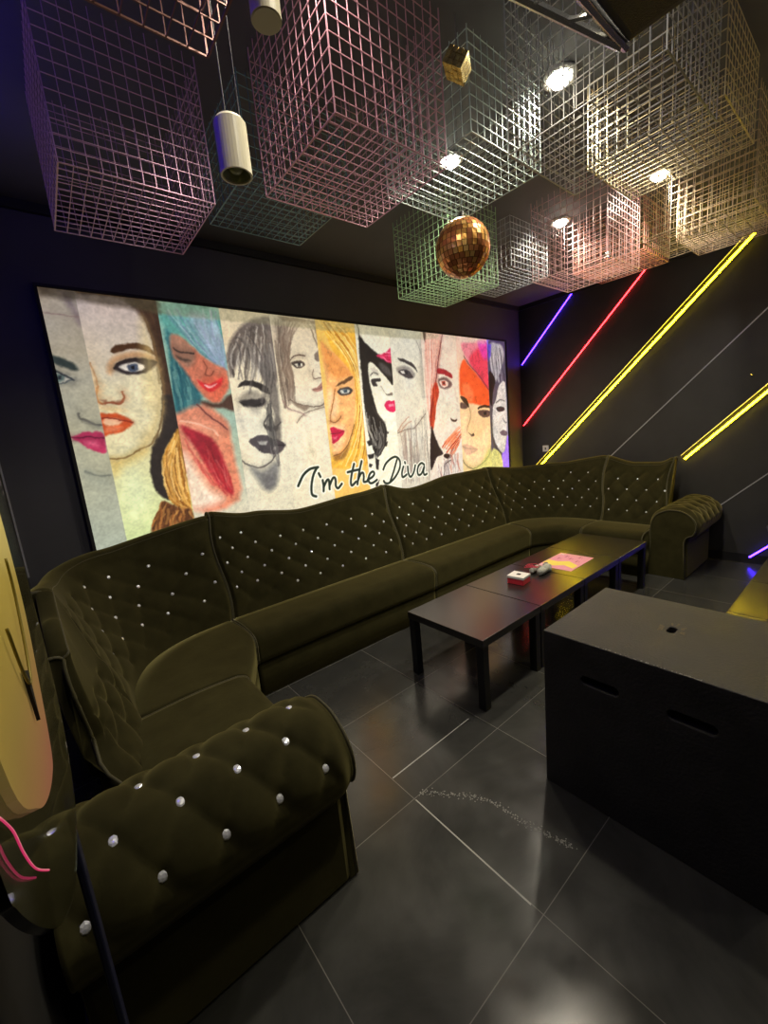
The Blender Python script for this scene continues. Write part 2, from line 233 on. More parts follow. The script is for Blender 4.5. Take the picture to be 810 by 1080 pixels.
# ------------------------------------------------------------------ mural (backlit printed panel)
MURAL = """B|0|150 138 125 165 162 138 160 168 150|1|0|155,330
P|0|70 55 45|0.85|25|136,2560,342,2572,336,2543,253,2547,198,2526,144,2528
P|0|105 90 95|0.8|20|252,2542,289,2538,309,2479,331,2409,317,2354,294,2441,267,2500
S|0|120 100 95|0.8|8|147,2413,227,2408,330,2405
P|0|50 58 55|1|8|132,2188,168,2174,217,2151,252,2128,266,2098,234,2094,194,2110,153,2131,131,2153
P|0|225 215 195|1|8|138,2072,166,2081,201,2064,224,2041,179,2027,136,2022
P|0|95 112 105|1|6|148,2072,190,2068,188,2045,165,2025,144,2034
P|0|30 35 38|1|5|158,2060,176,2061,171,2041,157,2041
S|0|45 48 50|1|14|127,2094,159,2086,186,2068,230,2035
S|0|70 75 75|1|8|129,2026,161,2016,219,2036
P|0|60 70 70|0.7|15|129,2144,146,2117,149,2072,125,2044,124,2099
S|0|80 78 72|0.85|14|218,1839,221,1810,254,1794,291,1769,324,1766
S|0|100 98 90|0.4|24|229,1790,268,1778,304,1752
P|0|168 48 84|1|6|156,1698,208,1719,243,1733,265,1720,283,1726,323,1714,318,1596,268,1599,223,1627,190,1667
S|0|100 25 50|1|10|158,1698,211,1692,244,1697,275,1685,321,1681
P|0|215 120 140|0.6|20|222,1664,271,1660,283,1634,235,1643
S|0|105 108 98|0.9|14|189,1485,234,1456,274,1446,316,1446
P|0|135 140 128|0.5|40|188,1480,233,1452,315,1443,313,1371,221,1385,179,1431
B|1|178 162 158 208 196 152 196 214 148|1|0|330,770
P|1|215 205 165|0.6|40|290,2122,419,2009,673,2113,624,1717,428,1565,323,1575
H|1|70 45 30 110 75 45 50 35 28|0.8|7|46,643,2575,674,2492,709,2317,712,2114,692,1863,609,1633,765,2587,796,2545,799,2303,776,1968,774,1752,758,1621
P|1|62 45 35|0.75|14|335,2580,756,2590,783,2524,782,2178,777,1796,761,1698,699,1669,716,1968,708,2257,661,2422,582,2529,448,2541,343,2536
H|1|60 40 28 95 70 45 40 30 25|0.8|7|60,337,2548,467,2554,604,2557,751,2559,343,2581,472,2580,608,2580,764,2581
P|1|42 36 34|1|8|699,1926,771,1925,767,1720,718,1657,666,1590,628,1501,616,1415,616,1326,635,1233,579,1259,548,1336,541,1435,580,1603,624,1664,666,1726
P|1|186 128 48|1|8|767,1720,764,1565,762,1396,757,1142,691,1160,637,1215,617,1303,618,1414,628,1501,666,1590,718,1657
H|1|120 72 28 222 172 88 150 95 35 235 195 120|0.7|6|34,758,1709,682,1594,635,1500,620,1381,648,1219,731,1147,773,1708,759,1565,770,1452,758,1305,758,1212,757,1142
P|1|110 68 40|1|8|579,1231,630,1205,691,1160,757,1142,751,1037,667,1019,581,1003,474,970,481,1048,510,1120,555,1179
H|1|60 35 22 190 135 70 85 50 28 160 100 50|0.75|7|34,584,1230,539,1171,502,1100,474,981,753,1137,753,1096,752,1049,750,1025
P|1|66 42 26|1|6|453,2219,479,2247,535,2266,599,2274,662,2264,694,2236,703,2200,655,2226,597,2235,537,2227,470,2199
P|1|196 140 90|0.7|14|411,2106,447,2165,506,2203,617,2222,697,2195,700,2134,646,2173,554,2175,478,2147,429,2068
P|1|48 40 40|1|8|451,2113,497,2155,555,2177,619,2182,701,2163,685,2130,652,2102,601,2079,527,2075,482,2088
P|1|225 215 200|1|6|480,2116,521,2141,568,2154,630,2136,605,2103,540,2094
P|1|70 78 95|1|5|533,2137,588,2143,590,2111,561,2092,530,2101
P|1|20 20 25|1|4|550,2130,572,2130,568,2110,548,2110
S|1|40 32 30|1|12|451,2111,497,2151,553,2171,627,2172,704,2159
S|1|150 100 60|0.7|10|329,2142,342,2085,348,2009
S|1|165 100 50|0.8|14|349,1999,329,1951,329,1909,350,1892
S|1|140 75 45|0.85|14|365,1898,408,1899,446,1890,475,1930,472,1966
P|1|120 60 40|0.7|8|338,1916,376,1915,364,1892,338,1893,418,1907,462,1910,446,1890,414,1887
P|1|192 80 40|1|8|326,1827,361,1833,405,1835,454,1813,499,1773,453,1728,399,1707,355,1702,319,1700
P|1|238 190 150|1|8|343,1798,399,1802,440,1786,424,1764,373,1757,340,1763
S|1|120 40 25|1|8|325,1801,382,1802,432,1790,497,1773
P|1|225 130 90|0.7|10|346,1750,407,1751,441,1741,384,1720,336,1719
S|1|95 75 50|1|12|319,1551,388,1544,446,1563,517,1598,578,1625,643,1716,685,1821,705,1905
P|1|205 165 75|0.55|40|326,1539,397,1547,465,1572,535,1597,539,1564,456,1520,388,1496,353,1449,325,1462
P|1|226 200 130|0.5|40|663,2432,700,2216,660,1927,592,1866,627,2172
P|1|196 170 110|0.55|30|722,2176,701,1884,616,1675,545,1596,515,1641,619,1802,674,2010
P|1|190 150 105|0.45|20|331,2123,358,2047,357,1931,325,1912,321,2009
P|1|196 160 100|0.5|16|345,1863,411,1871,478,1845,406,1839
P|1|225 235 190|0.4|60|376,1425,442,1437,500,1343,493,1190,410,1096,354,1151,354,1301
B|2|125 165 148 150 170 150 225 205 175|1|0|770,1180
P|2|88 148 138|1|20|787,2538,1173,2531,1157,2116,1065,2180,967,2272,885,2337,801,2368
H|2|70 125 120 160 180 190 120 165 160 95 110 140|0.5|8|40,814,2527,844,2448,915,2331,1007,2226,1111,2149,1172,2527,1168,2398,1178,2300,1174,2201,1164,2108
P|2|165 165 190|0.55|25|954,2474,1053,2499,1151,2396,1169,2167,1160,2113,1082,2180,1023,2323
P|2|50 105 108|1|16|795,2375,838,2326,840,2202,890,2094,954,1998,955,1908,897,1852,762,1743,785,2061,790,2262
H|2|40 90 95 110 150 140 30 75 85|0.5|9|30,799,2353,791,2139,779,1935,772,1759,835,2218,888,2078,935,1982,935,1883
P|2|190 108 82|1|12|819,2336,884,2329,964,2256,1020,2202,1111,2149,1170,2108,1159,1998,1118,1930,1068,1884,1010,1895,962,1949,923,2006,882,2094,847,2156,812,2217
P|2|120 105 90|0.6|18|819,2336,883,2326,950,2263,951,2176,896,2126,842,2171,815,2232
P|2|215 80 55|0.45|25|997,2064,1100,2082,1166,2066,1155,1998,1078,1897,1008,1932,970,1998
S|2|60 45 40|1|12|828,2251,860,2235,901,2230,951,2223
P|2|70 55 48|1|10|833,2210,876,2192,927,2175,890,2164,851,2180
S|2|120 60 45|0.8|10|1008,2178,1027,2130,1009,2088,1040,2078,1070,2106
P|2|195 42 45|1|8|945,2044,1006,2018,1066,2032,1129,2069,1106,2015,1057,1973,1013,1962,977,1990
P|2|240 200 190|0.8|6|988,2011,1037,2005,1082,2025,1052,1998,1009,1990
P|2|70 48 40|1|14|953,1900,1067,1880,1144,1930,1191,1947,1185,1826,1096,1846,978,1849
P|2|208 128 98|1|20|747,1739,796,1824,961,1870,1113,1750,1122,1608,1125,1447,1112,1152,752,1143
P|2|226 205 180|1|40|763,1546,830,1433,907,1267,985,1174,752,1143,751,1306
P|2|152 34 46|1|14|780,1730,860,1703,941,1660,1000,1602,1041,1472,1077,1224,1028,1224,967,1306,914,1408,864,1552
P|2|110 25 35|0.6|25|867,1658,937,1637,1010,1475,1010,1380,949,1435,895,1564
S|2|90 45 45|0.8|12|918,1879,992,1787,1060,1737,1103,1688
S|2|235 180 150|0.7|14|786,1766,882,1747,992,1695,1030,1646
H|2|190 60 60 230 150 130 160 30 40|0.35|7|24,797,1663,828,1510,914,1313,990,1205,1028,1537,1059,1390,1071,1258,1082,1174
B|3|210 190 155 222 214 188 212 202 172|1|0|1180,1570
P|3|110 98 90|1|14|1266,2381,1374,2473,1534,2531,1589,2484,1586,2289,1574,2072,1501,1989,1444,2070,1391,2166,1317,2224,1251,2153,1193,2067,1182,2184,1213,2302
H|3|60 52 48 160 148 135 90 80 72 200 190 175|0.55|7|44,1291,2408,1228,2287,1183,2168,1193,2067,1568,2500,1581,2325,1574,2145,1532,1999
P|3|92 86 82|0.85|14|1424,2193,1543,2072,1551,1851,1534,1626,1503,1533,1462,1668,1499,1778,1471,1889,1452,1999
P|3|36 32 32|1|6|1230,1998,1279,2042,1335,2046,1409,2031,1475,1990,1479,1940,1427,1963,1356,2002,1301,2007
P|3|140 130 115|0.8|14|1228,1894,1255,1946,1333,1972,1423,1936,1430,1854,1350,1838,1259,1858
P|3|45 40 42|1|8|1232,1894,1304,1907,1370,1906,1435,1912,1433,1872,1371,1846,1295,1849,1250,1862
S|3|25 22 25|1|10|1228,1891,1279,1865,1353,1856,1440,1890
S|3|60 55 55|1|12|1449,1780,1403,1727,1405,1686,1457,1664,1506,1688,1542,1720
P|3|70 65 62|1|8|1405,1712,1454,1683,1518,1702,1501,1658,1440,1654,1403,1675
P|3|74 66 68|1|6|1313,1564,1391,1598,1445,1585,1491,1587,1556,1538,1522,1489,1452,1465,1376,1497
S|3|30 26 30|1|8|1313,1560,1405,1560,1484,1542,1558,1536
P|3|190 180 170|0.7|8|1392,1538,1482,1527,1468,1501,1408,1511
P|3|70 64 66|1|6|1252,1585,1322,1625,1410,1622,1460,1573,1442,1498,1371,1484,1307,1527
P|3|190 185 172|0.8|8|1324,1584,1403,1578,1390,1550,1338,1558
S|3|95 88 82|1|14|1124,1544,1161,1467,1228,1406,1319,1378,1415,1415,1459,1462
P|3|118 116 112|1|25|1234,1393,1332,1348,1469,1409,1458,1271,1379,1178,1312,1214,1278,1287
P|3|90 88 90|0.7|20|1326,1306,1417,1311,1423,1223,1346,1200
H|3|60 58 58 150 145 138|0.5|8|16,1432,1883,1424,1718,1435,1550,1438,1447,1503,1882,1487,1715,1480,1546,1471,1357
P|3|165 155 138|0.5|24|1215,1947,1230,1789,1244,1645,1217,1647,1193,1790
P|3|130 120 110|0.5|20|1296,1857,1388,1837,1361,1784,1307,1804
H|3|70 64 62 120 112 104|0.5|6|26,1207,2319,1265,2356,1301,2240,1232,2033,1523,2461,1570,2253,1568,2035,1499,1778
B|4|205 188 160 222 212 185 218 208 176|1|0|1570,1980
P|4|160 142 122|0.75|16|1590,2515,1683,2531,1760,2525,1727,2427,1699,2344,1652,2218,1598,2148,1661,2067,1707,1997,1670,1912,1601,1871,1584,1969,1578,2134,1580,2350
H|4|90 75 65 190 172 150 120 104 88|0.55|6|44,1602,2497,1589,2310,1593,2134,1588,1941,1594,1829,1777,2533,1708,2385,1676,2219,1707,2053,1682,1883
P|4|105 84 66|0.7|10|1640,2547,1876,2543,2009,2534,2010,2513,1823,2514,1696,2512
H|4|130 110 90 205 190 160|0.5|5|18,1825,2531,1885,2495,1941,2416,1981,2333,2007,2520,2003,2463,2002,2406,2001,2348
S|4|70 52 45|1|9|1694,2202,1735,2243,1785,2256,1842,2250
P|4|70 58 52|1|6|1702,2186,1753,2206,1803,2211,1837,2181,1800,2157,1745,2150
P|4|215 208 190|1|4|1734,2180,1809,2192,1814,2169,1755,2158
P|4|45 40 42|1|4|1763,2192,1793,2196,1792,2168,1765,2164
P|4|100 84 74|0.8|6|1937,2266,1967,2296,2000,2305,1993,2232,1955,2209,1932,2230
S|4|110 88 75|1|8|1911,2143,1892,2092,1909,2067,1948,2071,1985,2086,1968,2115
P|4|165 120 105|1|6|1876,1975,1926,2000,1975,2039,2004,2015,1982,1985,1929,1959
S|4|110 70 65|1|5|1876,1975,1942,1988,2000,2012
S|4|95 78 66|1|9|1652,1898,1728,1861,1809,1844,1912,1837,1978,1863,2004,1952
S|4|130 112 95|1|7|1690,1710,1747,1766,1855,1806,1982,1832
P|4|120 100 84|0.8|10|1666,1884,1760,1853,1825,1837,1778,1801,1708,1840
S|4|150 120 110|1|7|1587,1885,1626,1828,1719,1796,1772,1765
P|4|190 180 150|0.6|14|1781,1527,1824,1462,1800,1419,1766,1483
H|4|120 100 84 150 132 115|0.6|5|30,1631,2486,1669,2436,1626,2353,1672,2247,1609,2135,1675,2053,1611,1941,1858,2534,1762,2430,1734,2346,1682,2206,1711,2082,1679,1969,1682,1883
P|4|190 172 145|0.5|20|1862,2213,1902,2114,1873,2055,1835,2083
B|5|222 178 85 230 190 110 225 180 90|1|0|1980,2390
P|5|226 170 62|1|10|2022,2564,2243,2534,2427,2459,2434,2281,2423,1869,2399,1392,2369,1277,1991,1289,2027,1412,2139,1465,2258,1585,2343,1806
H|5|160 95 25 245 210 110 205 140 40 250 225 150|0.6|6|64,2027,2536,2116,2414,2261,2243,2329,2091,2333,1807,2210,1556,2042,1315,2224,2532,2342,2414,2414,2281,2418,1997,2405,1641,2403,1375,2369,1277
P|5|228 168 105|1|10|2013,2371,2077,2324,2152,2269,2236,2197,2312,2107,2327,1997,2303,1808,2258,1649,2184,1510,2105,1428,2017,1410,2001,1540,2019,1967,2018,2219
P|5|215 132 62|0.7|30|2013,2371,2077,2324,2152,2269,2236,2197,2312,2107,2220,2074,2107,2073,2030,2175
P|5|235 205 160|0.7|30|2028,1967,2121,1906,2105,1783,2037,1693,2164,1655,2124,1499,2031,1443,2005,1664
P|5|90 60 35|1|7|2116,2005,2158,2035,2218,2062,2284,2094,2313,2083,2254,2044,2184,2020
P|5|60 52 50|1|7|2125,1959,2170,1990,2239,2000,2295,1978,2276,1943,2219,1923,2162,1928
P|5|190 190 180|1|5|2158,1967,2207,1979,2264,1969,2241,1943,2183,1939
P|5|60 75 85|1|4|2187,1974,2236,1979,2234,1948,2195,1945
S|5|150 85 40|1|8|2104,1982,2071,1876,2027,1755,2022,1694
S|5|130 75 40|1|10|2016,1706,2064,1691,2105,1713,2134,1743
P|5|190 26 64|1|6|2008,1645,2050,1652,2086,1640,2155,1611,2130,1570,2070,1527,2015,1508,2016,1570
S|5|110 10 35|1|6|2008,1594,2080,1597,2150,1608
P|5|235 120 140|0.7|8|2029,1566,2076,1569,2063,1543,2030,1538
S|5|120 70 35|1|9|2012,1401,2115,1427,2206,1524,2274,1665
P|5|110 65 35|0.6|16|2015,1397,2114,1419,2204,1508,2148,1384,2046,1346
B|6|212 205 180 232 228 208 225 220 198|1|0|2390,2800
P|6|34 30 30|1|8|2422,2433,2485,2401,2558,2353,2653,2297,2751,2247,2806,2202,2794,2019,2721,2082,2636,2158,2561,2217,2518,2223,2498,2162,2499,2040,2530,1886,2566,1759,2630,1676,2661,1577,2624,1449,2514,1336,2449,1479,2415,1687,2414,1994
P|6|90 85 85|0.7|14|2644,2228,2744,2184,2789,2106,2715,2121,2648,2174
S|6|40 36 36|1|8|2413,2555,2430,2499,2431,2426
P|6|212 48 92|1|10|2611,2291,2717,2311,2774,2350,2813,2367,2810,2234,2739,2234,2690,2260
H|6|235 130 160 180 20 60|0.7|5|12,2631,2285,2730,2246,2804,2233,2774,2345,2807,2356,2818,2352
S|6|60 55 52|1|7|2518,2109,2561,2133,2610,2119
P|6|48 44 44|1|6|2518,2064,2564,2080,2630,2080,2640,2054,2580,2044,2597,2010,2535,2010
P|6|170 160 145|0.6|10|2524,2163,2577,2180,2614,2150,2571,2133
S|6|120 110 95|0.6|6|2638,2010,2673,1947,2702,1923
P|6|90 70 60|0.7|5|2682,1931,2725,1934,2770,1946,2778,1922,2723,1918
P|6|205 32 80|1|6|2655,1833,2707,1872,2749,1863,2807,1865,2805,1775,2741,1758,2686,1784
P|6|235 130 150|1|6|2706,1831,2779,1836,2783,1813,2721,1808
S|6|60 52 50|1|8|2512,1824,2562,1727,2638,1660
H|6|40 36 36 150 145 135 230 225 210|0.55|7|22,2414,1765,2425,1608,2469,1478,2491,1314,2638,1660,2648,1562,2613,1449,2517,1360
P|6|40 36 36|1|6|2401,1499,2453,1511,2467,1462,2415,1450
P|6|40 36 36|1|6|2395,1372,2478,1380,2462,1333,2410,1330
P|6|40 36 36|1|6|2482,1331,2532,1309,2510,1213,2480,1225
P|6|40 36 36|1|6|2405,1291,2444,1270,2420,1248,2397,1259
P|6|40 36 36|1|6|2660,1569,2682,1572,2677,1551,2660,1553
P|6|40 36 36|1|6|2615,1466,2660,1479,2643,1430,2611,1433
P|6|40 36 36|1|6|2465,1103,2508,1114,2480,1051,2455,1055
B|7|205 200 182 214 206 186 205 196 176|1|0|2800,3230
P|7|60 55 55|1|6|2885,2276,2952,2274,3030,2255,3097,2219,3144,2149,3082,2194,3004,2228,2927,2246
P|7|110 102 98|0.7|14|2857,2180,2945,2206,3046,2185,3104,2128,3046,2078,2956,2101,2880,2132
P|7|62 56 58|1|6|2876,2156,2941,2171,3020,2160,3077,2103,3035,2084,2966,2096,2901,2124
P|7|200 195 185|1|5|2905,2154,2951,2161,2971,2134,2931,2128
P|7|40 36 40|1|4|2967,2158,3008,2156,3009,2123,2972,2126
S|7|130 122 112|0.7|12|3159,2460,3207,2348,3240,2199,3247,2029
P|7|165 155 142|0.7|20|3210,2496,3287,2485,3261,2046,3205,1874,3174,2045,3191,2314
S|7|120 104 92|1|10|3228,1735,3146,1669,3040,1588,2920,1578,2801,1548
S|7|170 120 95|1|6|2804,1568,2881,1647,2969,1702
S|7|170 120 95|1|6|2837,1557,2925,1628,2999,1658
H|7|110 95 88 180 168 155 150 120 105|0.45|7|34,2822,1533,2828,1380,2831,1208,2812,1037,3236,1805,3235,1558,3220,1290,3205,1018
P|7|120 110 110|0.35|30|2962,1316,3086,1339,3113,1121,3013,1116
B|8|212 190 172 222 210 190 218 204 190|1|0|3230,3780
P|8|212 160 140|0.9|14|3293,2535,3415,2561,3544,2554,3445,2083,3298,1662,3247,1908
H|8|232 200 185 190 110 95 225 170 150|0.6|6|30,3298,2519,3282,2251,3275,1943,3285,1662,3518,2552,3466,2292,3400,2030,3331,1731
P|8|50 24 28|1|6|3261,2563,3313,2545,3284,2452,3264,2500
S|8|100 30 36|1|12|3557,2550,3507,2401,3456,2245,3413,2057
P|8|178 52 34|1|10|3413,2057,3450,1947,3388,1805,3350,1663,3316,1552,3268,1651,3307,1807,3348,1979
H|8|120 25 25 215 90 55|0.6|7|14,3352,2025,3310,1838,3275,1650,3283,1570,3422,2026,3413,1868,3367,1710,3322,1568
P|8|150 34 44|1|8|3446,2190,3510,2195,3581,2183,3664,2148,3685,2105,3659,2095,3587,2119,3516,2137,3446,2143
P|8|90 60 60|0.85|12|3451,2081,3537,2106,3609,2091,3672,2027,3599,1986,3513,1982,3457,2018
P|8|220 190 175|1|6|3465,2057,3534,2074,3605,2051,3589,2010,3514,1997
P|8|170 70 55|1|5|3497,2061,3557,2065,3565,2018,3509,2013
P|8|30 20 22|1|3|3519,2048,3546,2050,3547,2029,3522,2029
P|8|60 34 30|1|6|3613,1667,3642,1649,3672,1640,3719,1649,3704,1626,3652,1619,3616,1642
P|8|215 205 180|0.5|30|3442,1867,3590,1897,3700,1730,3596,1701,3482,1542
H|8|200 80 45 235 150 110 150 40 30 225 120 80|0.8|7|26,3416,1366,3522,1440,3655,1515,3777,1575,3577,1233,3660,1293,3718,1357,3777,1421
P|8|40 28 32|1|8|3291,1586,3332,1487,3392,1368,3451,1279,3357,1256,3303,1195,3236,1121,3248,1348
P|8|50 30 30|1|6|3455,1262,3530,1272,3591,1240,3563,1214,3488,1225
H|8|120 100 110 235 225 215 190 110 90|0.5|7|26,3305,1212,3317,1094,3330,992,3740,1303,3742,1181,3756,1039
S|8|60 45 50|1|7|3573,1191,3470,1160,3448,1061,3403,982
P|8|196 180 160|0.5|20|3699,1994,3764,1862,3762,1695,3694,1664,3735,1829
B|9|215 180 165 228 190 140 226 200 140|1|0|3780,4340
P|9|214 120 130|1|16|3858,2469,4059,2498,4355,2508,4344,1977,4192,2081,4061,2198,3937,2327
P|9|212 50 70|0.85|25|4078,2400,4252,2476,4365,2449,4352,1959,4244,2012,4087,2182,3987,2296
P|9|215 60 190|0.6|25|4171,2522,4365,2517,4359,2362,4268,2324,4191,2422
P|9|226 84 40|1|14|3815,2192,3896,2309,3962,2254,4060,2190,4192,2081,4356,1932,4368,1771,4197,1784,4028,1809,3925,1825,3859,1894,3796,1928
P|9|232 140 90|0.5|25|3844,2028,3964,2028,4037,1909,3974,1824,3872,1894
S|9|110 40 50|1|9|3898,2342,3984,2254,4140,2149,4274,2029,4371,1941
P|9|60 38 30|1|8|3798,1895,3859,1894,3927,1842,3947,1765,3877,1801,3822,1861
P|9|90 66 60|1|7|3792,1828,3865,1818,3921,1774,3860,1755,3795,1769
P|9|55 34 28|1|7|4109,1765,4182,1788,4270,1791,4359,1771,4366,1747,4253,1761,4166,1758,4113,1742
P|9|90 64 58|1|8|4105,1716,4178,1735,4280,1728,4353,1699,4319,1651,4215,1645,4144,1671
P|9|40 30 32|1|4|4206,1713,4273,1710,4270,1671,4211,1673
S|9|150 110 80|1|7|3955,1756,3960,1652,3901,1551,3885,1491
P|9|80 55 45|1|6|3912,1484,3957,1457,3999,1466,4014,1439,3955,1433
P|9|188 128 104|1|7|3791,1342,3865,1353,3918,1331,3987,1317,4063,1270,3980,1237,3873,1221,3817,1270
S|9|100 60 50|1|6|3796,1333,3874,1300,3957,1293,4057,1271
S|9|100 84 60|1|9|3753,1215,3818,1120,3936,1053,4066,1065,4188,1115,4300,1197,4339,1305
P|9|190 200 100|0.5|20|4274,1255,4334,1231,4548,1134,4570,977,3964,1040,4112,1087
P|9|236 210 170|0.5|30|3817,1726,3935,1688,3880,1518,4051,1401,4295,1529,4210,1206,3969,1103,3812,1209,3782,1472
B|10|120 95 190 150 145 145 150 120 215|1|0|4340,4705
P|10|60 52 60|0.75|8|4372,2535,4740,2541,4725,2068,4631,1396,4702,961,4254,996,4337,1888
P|10|165 158 160|1|14|4399,2502,4520,2518,4642,2499,4681,2377,4589,2194,4487,2066,4433,2155,4394,2242
H|10|60 56 62 215 210 212 120 115 120|0.6|6|22,4412,2486,4393,2346,4420,2190,4454,2030,4641,2482,4680,2359,4685,2196,4680,2031
P|10|85 60 200|0.8|12|4354,2500,4428,2504,4403,2364,4361,2310
P|10|26 22 26|1|7|4350,2171,4433,2155,4472,2066,4415,1923,4390,1779,4344,1852
P|10|205 198 192|1|8|4402,1742,4472,1850,4545,2013,4676,2068,4689,1771,4688,1506,4618,1204,4536,1197,4447,1296,4381,1450
P|10|50 46 50|1|6|4470,1740,4528,1766,4623,1758,4653,1725,4587,1700,4508,1706
S|10|60 55 55|1|6|4469,1813,4565,1848,4654,1828
S|10|90 84 84|1|7|4613,1605,4649,1566,4691,1560
P|10|110 90 100|1|6|4530,1440,4603,1470,4683,1440,4691,1407,4598,1394
S|10|60 52 40|1|12|4373,1561,4375,1376,4444,1249,4551,1172
P|10|156 112 240|1|8|4557,1172,4618,1201,4678,1354,4715,1361,4718,949,4569,967
P|10|232 226 130|0.8|10|4349,1229,4428,1241,4542,1144,4553,969,4316,998
P|-1|132 126 92|0.45|10|780,2470,1500,2470,2400,2470,3300,2478,3300,2560,780,2560
P|-1|205 180 160|0.35|10|3300,2490,4300,2495,4300,2560,3300,2560
P|-1|52 44 32|0.7|18|150,2505,780,2475,780,2560,150,2560
T|-1|240 236 216|0.9|44|1625,1183,1649,1220,1682,1264,1723,1295,1772,1315,1838,1318
T|-1|240 236 216|0.9|44|1828,1316,1789,1267,1762,1204,1747,1140,1749,1087,1784,1067
T|-1|240 236 216|0.9|44|1838,1264,1851,1232
T|-1|240 236 216|0.9|44|1869,1198,1872,1147,1866,1102
T|-1|240 236 216|0.9|44|1870,1135,1907,1187,1930,1194,1933,1163,1930,1109
T|-1|240 236 216|0.9|44|1934,1142,1974,1200,1999,1202,2003,1170,1999,1128,2022,1105,2066,1139
T|-1|240 236 216|0.9|44|2225,1303,2188,1215,2167,1139,2178,1107,2226,1136
T|-1|240 236 216|0.9|44|2144,1235,2209,1241,2270,1244
T|-1|240 236 216|0.9|44|2315,1319,2276,1222,2240,1109
T|-1|240 236 216|0.9|44|2251,1145,2291,1202,2319,1206,2323,1171,2317,1123,2358,1121
T|-1|240 236 216|0.9|44|2364,1135,2421,1152,2453,1181,2437,1205,2400,1188,2374,1140,2387,1102,2424,1097,2478,1119
T|-1|240 236 216|0.9|44|2758,1284,2699,1169,2646,1080
T|-1|240 236 216|0.9|44|2570,1208,2606,1260,2672,1301,2742,1317,2789,1285,2798,1234,2770,1170,2707,1107,2632,1067,2583,1070,2562,1096
T|-1|240 236 216|0.9|44|2839,1206,2812,1145,2820,1099,2875,1119
T|-1|240 236 216|0.9|44|2863,1250,2867,1238
T|-1|240 236 216|0.9|44|2899,1199,2902,1128,2930,1088,2978,1130,3008,1200
T|-1|240 236 216|0.9|44|3141,1191,3104,1213,3056,1189,3034,1137,3046,1093,3092,1103,3139,1171,3122,1116,3135,1082,3171,1089
T|-1|28 40 32|1|21|1625,1183,1649,1220,1682,1264,1723,1295,1772,1315,1838,1318
T|-1|28 40 32|1|21|1828,1316,1789,1267,1762,1204,1747,1140,1749,1087,1784,1067
T|-1|28 40 32|1|21|1838,1264,1851,1232
T|-1|28 40 32|1|21|1869,1198,1872,1147,1866,1102
T|-1|28 40 32|1|21|1870,1135,1907,1187,1930,1194,1933,1163,1930,1109
T|-1|28 40 32|1|21|1934,1142,1974,1200,1999,1202,2003,1170,1999,1128,2022,1105,2066,1139
T|-1|28 40 32|1|21|2225,1303,2188,1215,2167,1139,2178,1107,2226,1136
T|-1|28 40 32|1|21|2144,1235,2209,1241,2270,1244
T|-1|28 40 32|1|21|2315,1319,2276,1222,2240,1109
T|-1|28 40 32|1|21|2251,1145,2291,1202,2319,1206,2323,1171,2317,1123,2358,1121
T|-1|28 40 32|1|21|2364,1135,2421,1152,2453,1181,2437,1205,2400,1188,2374,1140,2387,1102,2424,1097,2478,1119
T|-1|28 40 32|1|21|2758,1284,2699,1169,2646,1080
T|-1|28 40 32|1|21|2570,1208,2606,1260,2672,1301,2742,1317,2789,1285,2798,1234,2770,1170,2707,1107,2632,1067,2583,1070,2562,1096
T|-1|28 40 32|1|21|2839,1206,2812,1145,2820,1099,2875,1119
T|-1|28 40 32|1|21|2863,1250,2867,1238
T|-1|28 40 32|1|21|2899,1199,2902,1128,2930,1088,2978,1130,3008,1200
T|-1|28 40 32|1|21|3141,1191,3104,1213,3056,1189,3034,1137,3046,1093,3092,1103,3139,1171,3122,1116,3135,1082,3171,1089"""  # top bands, magenta and lavender right-end patches paint in frame shading and LED reflection
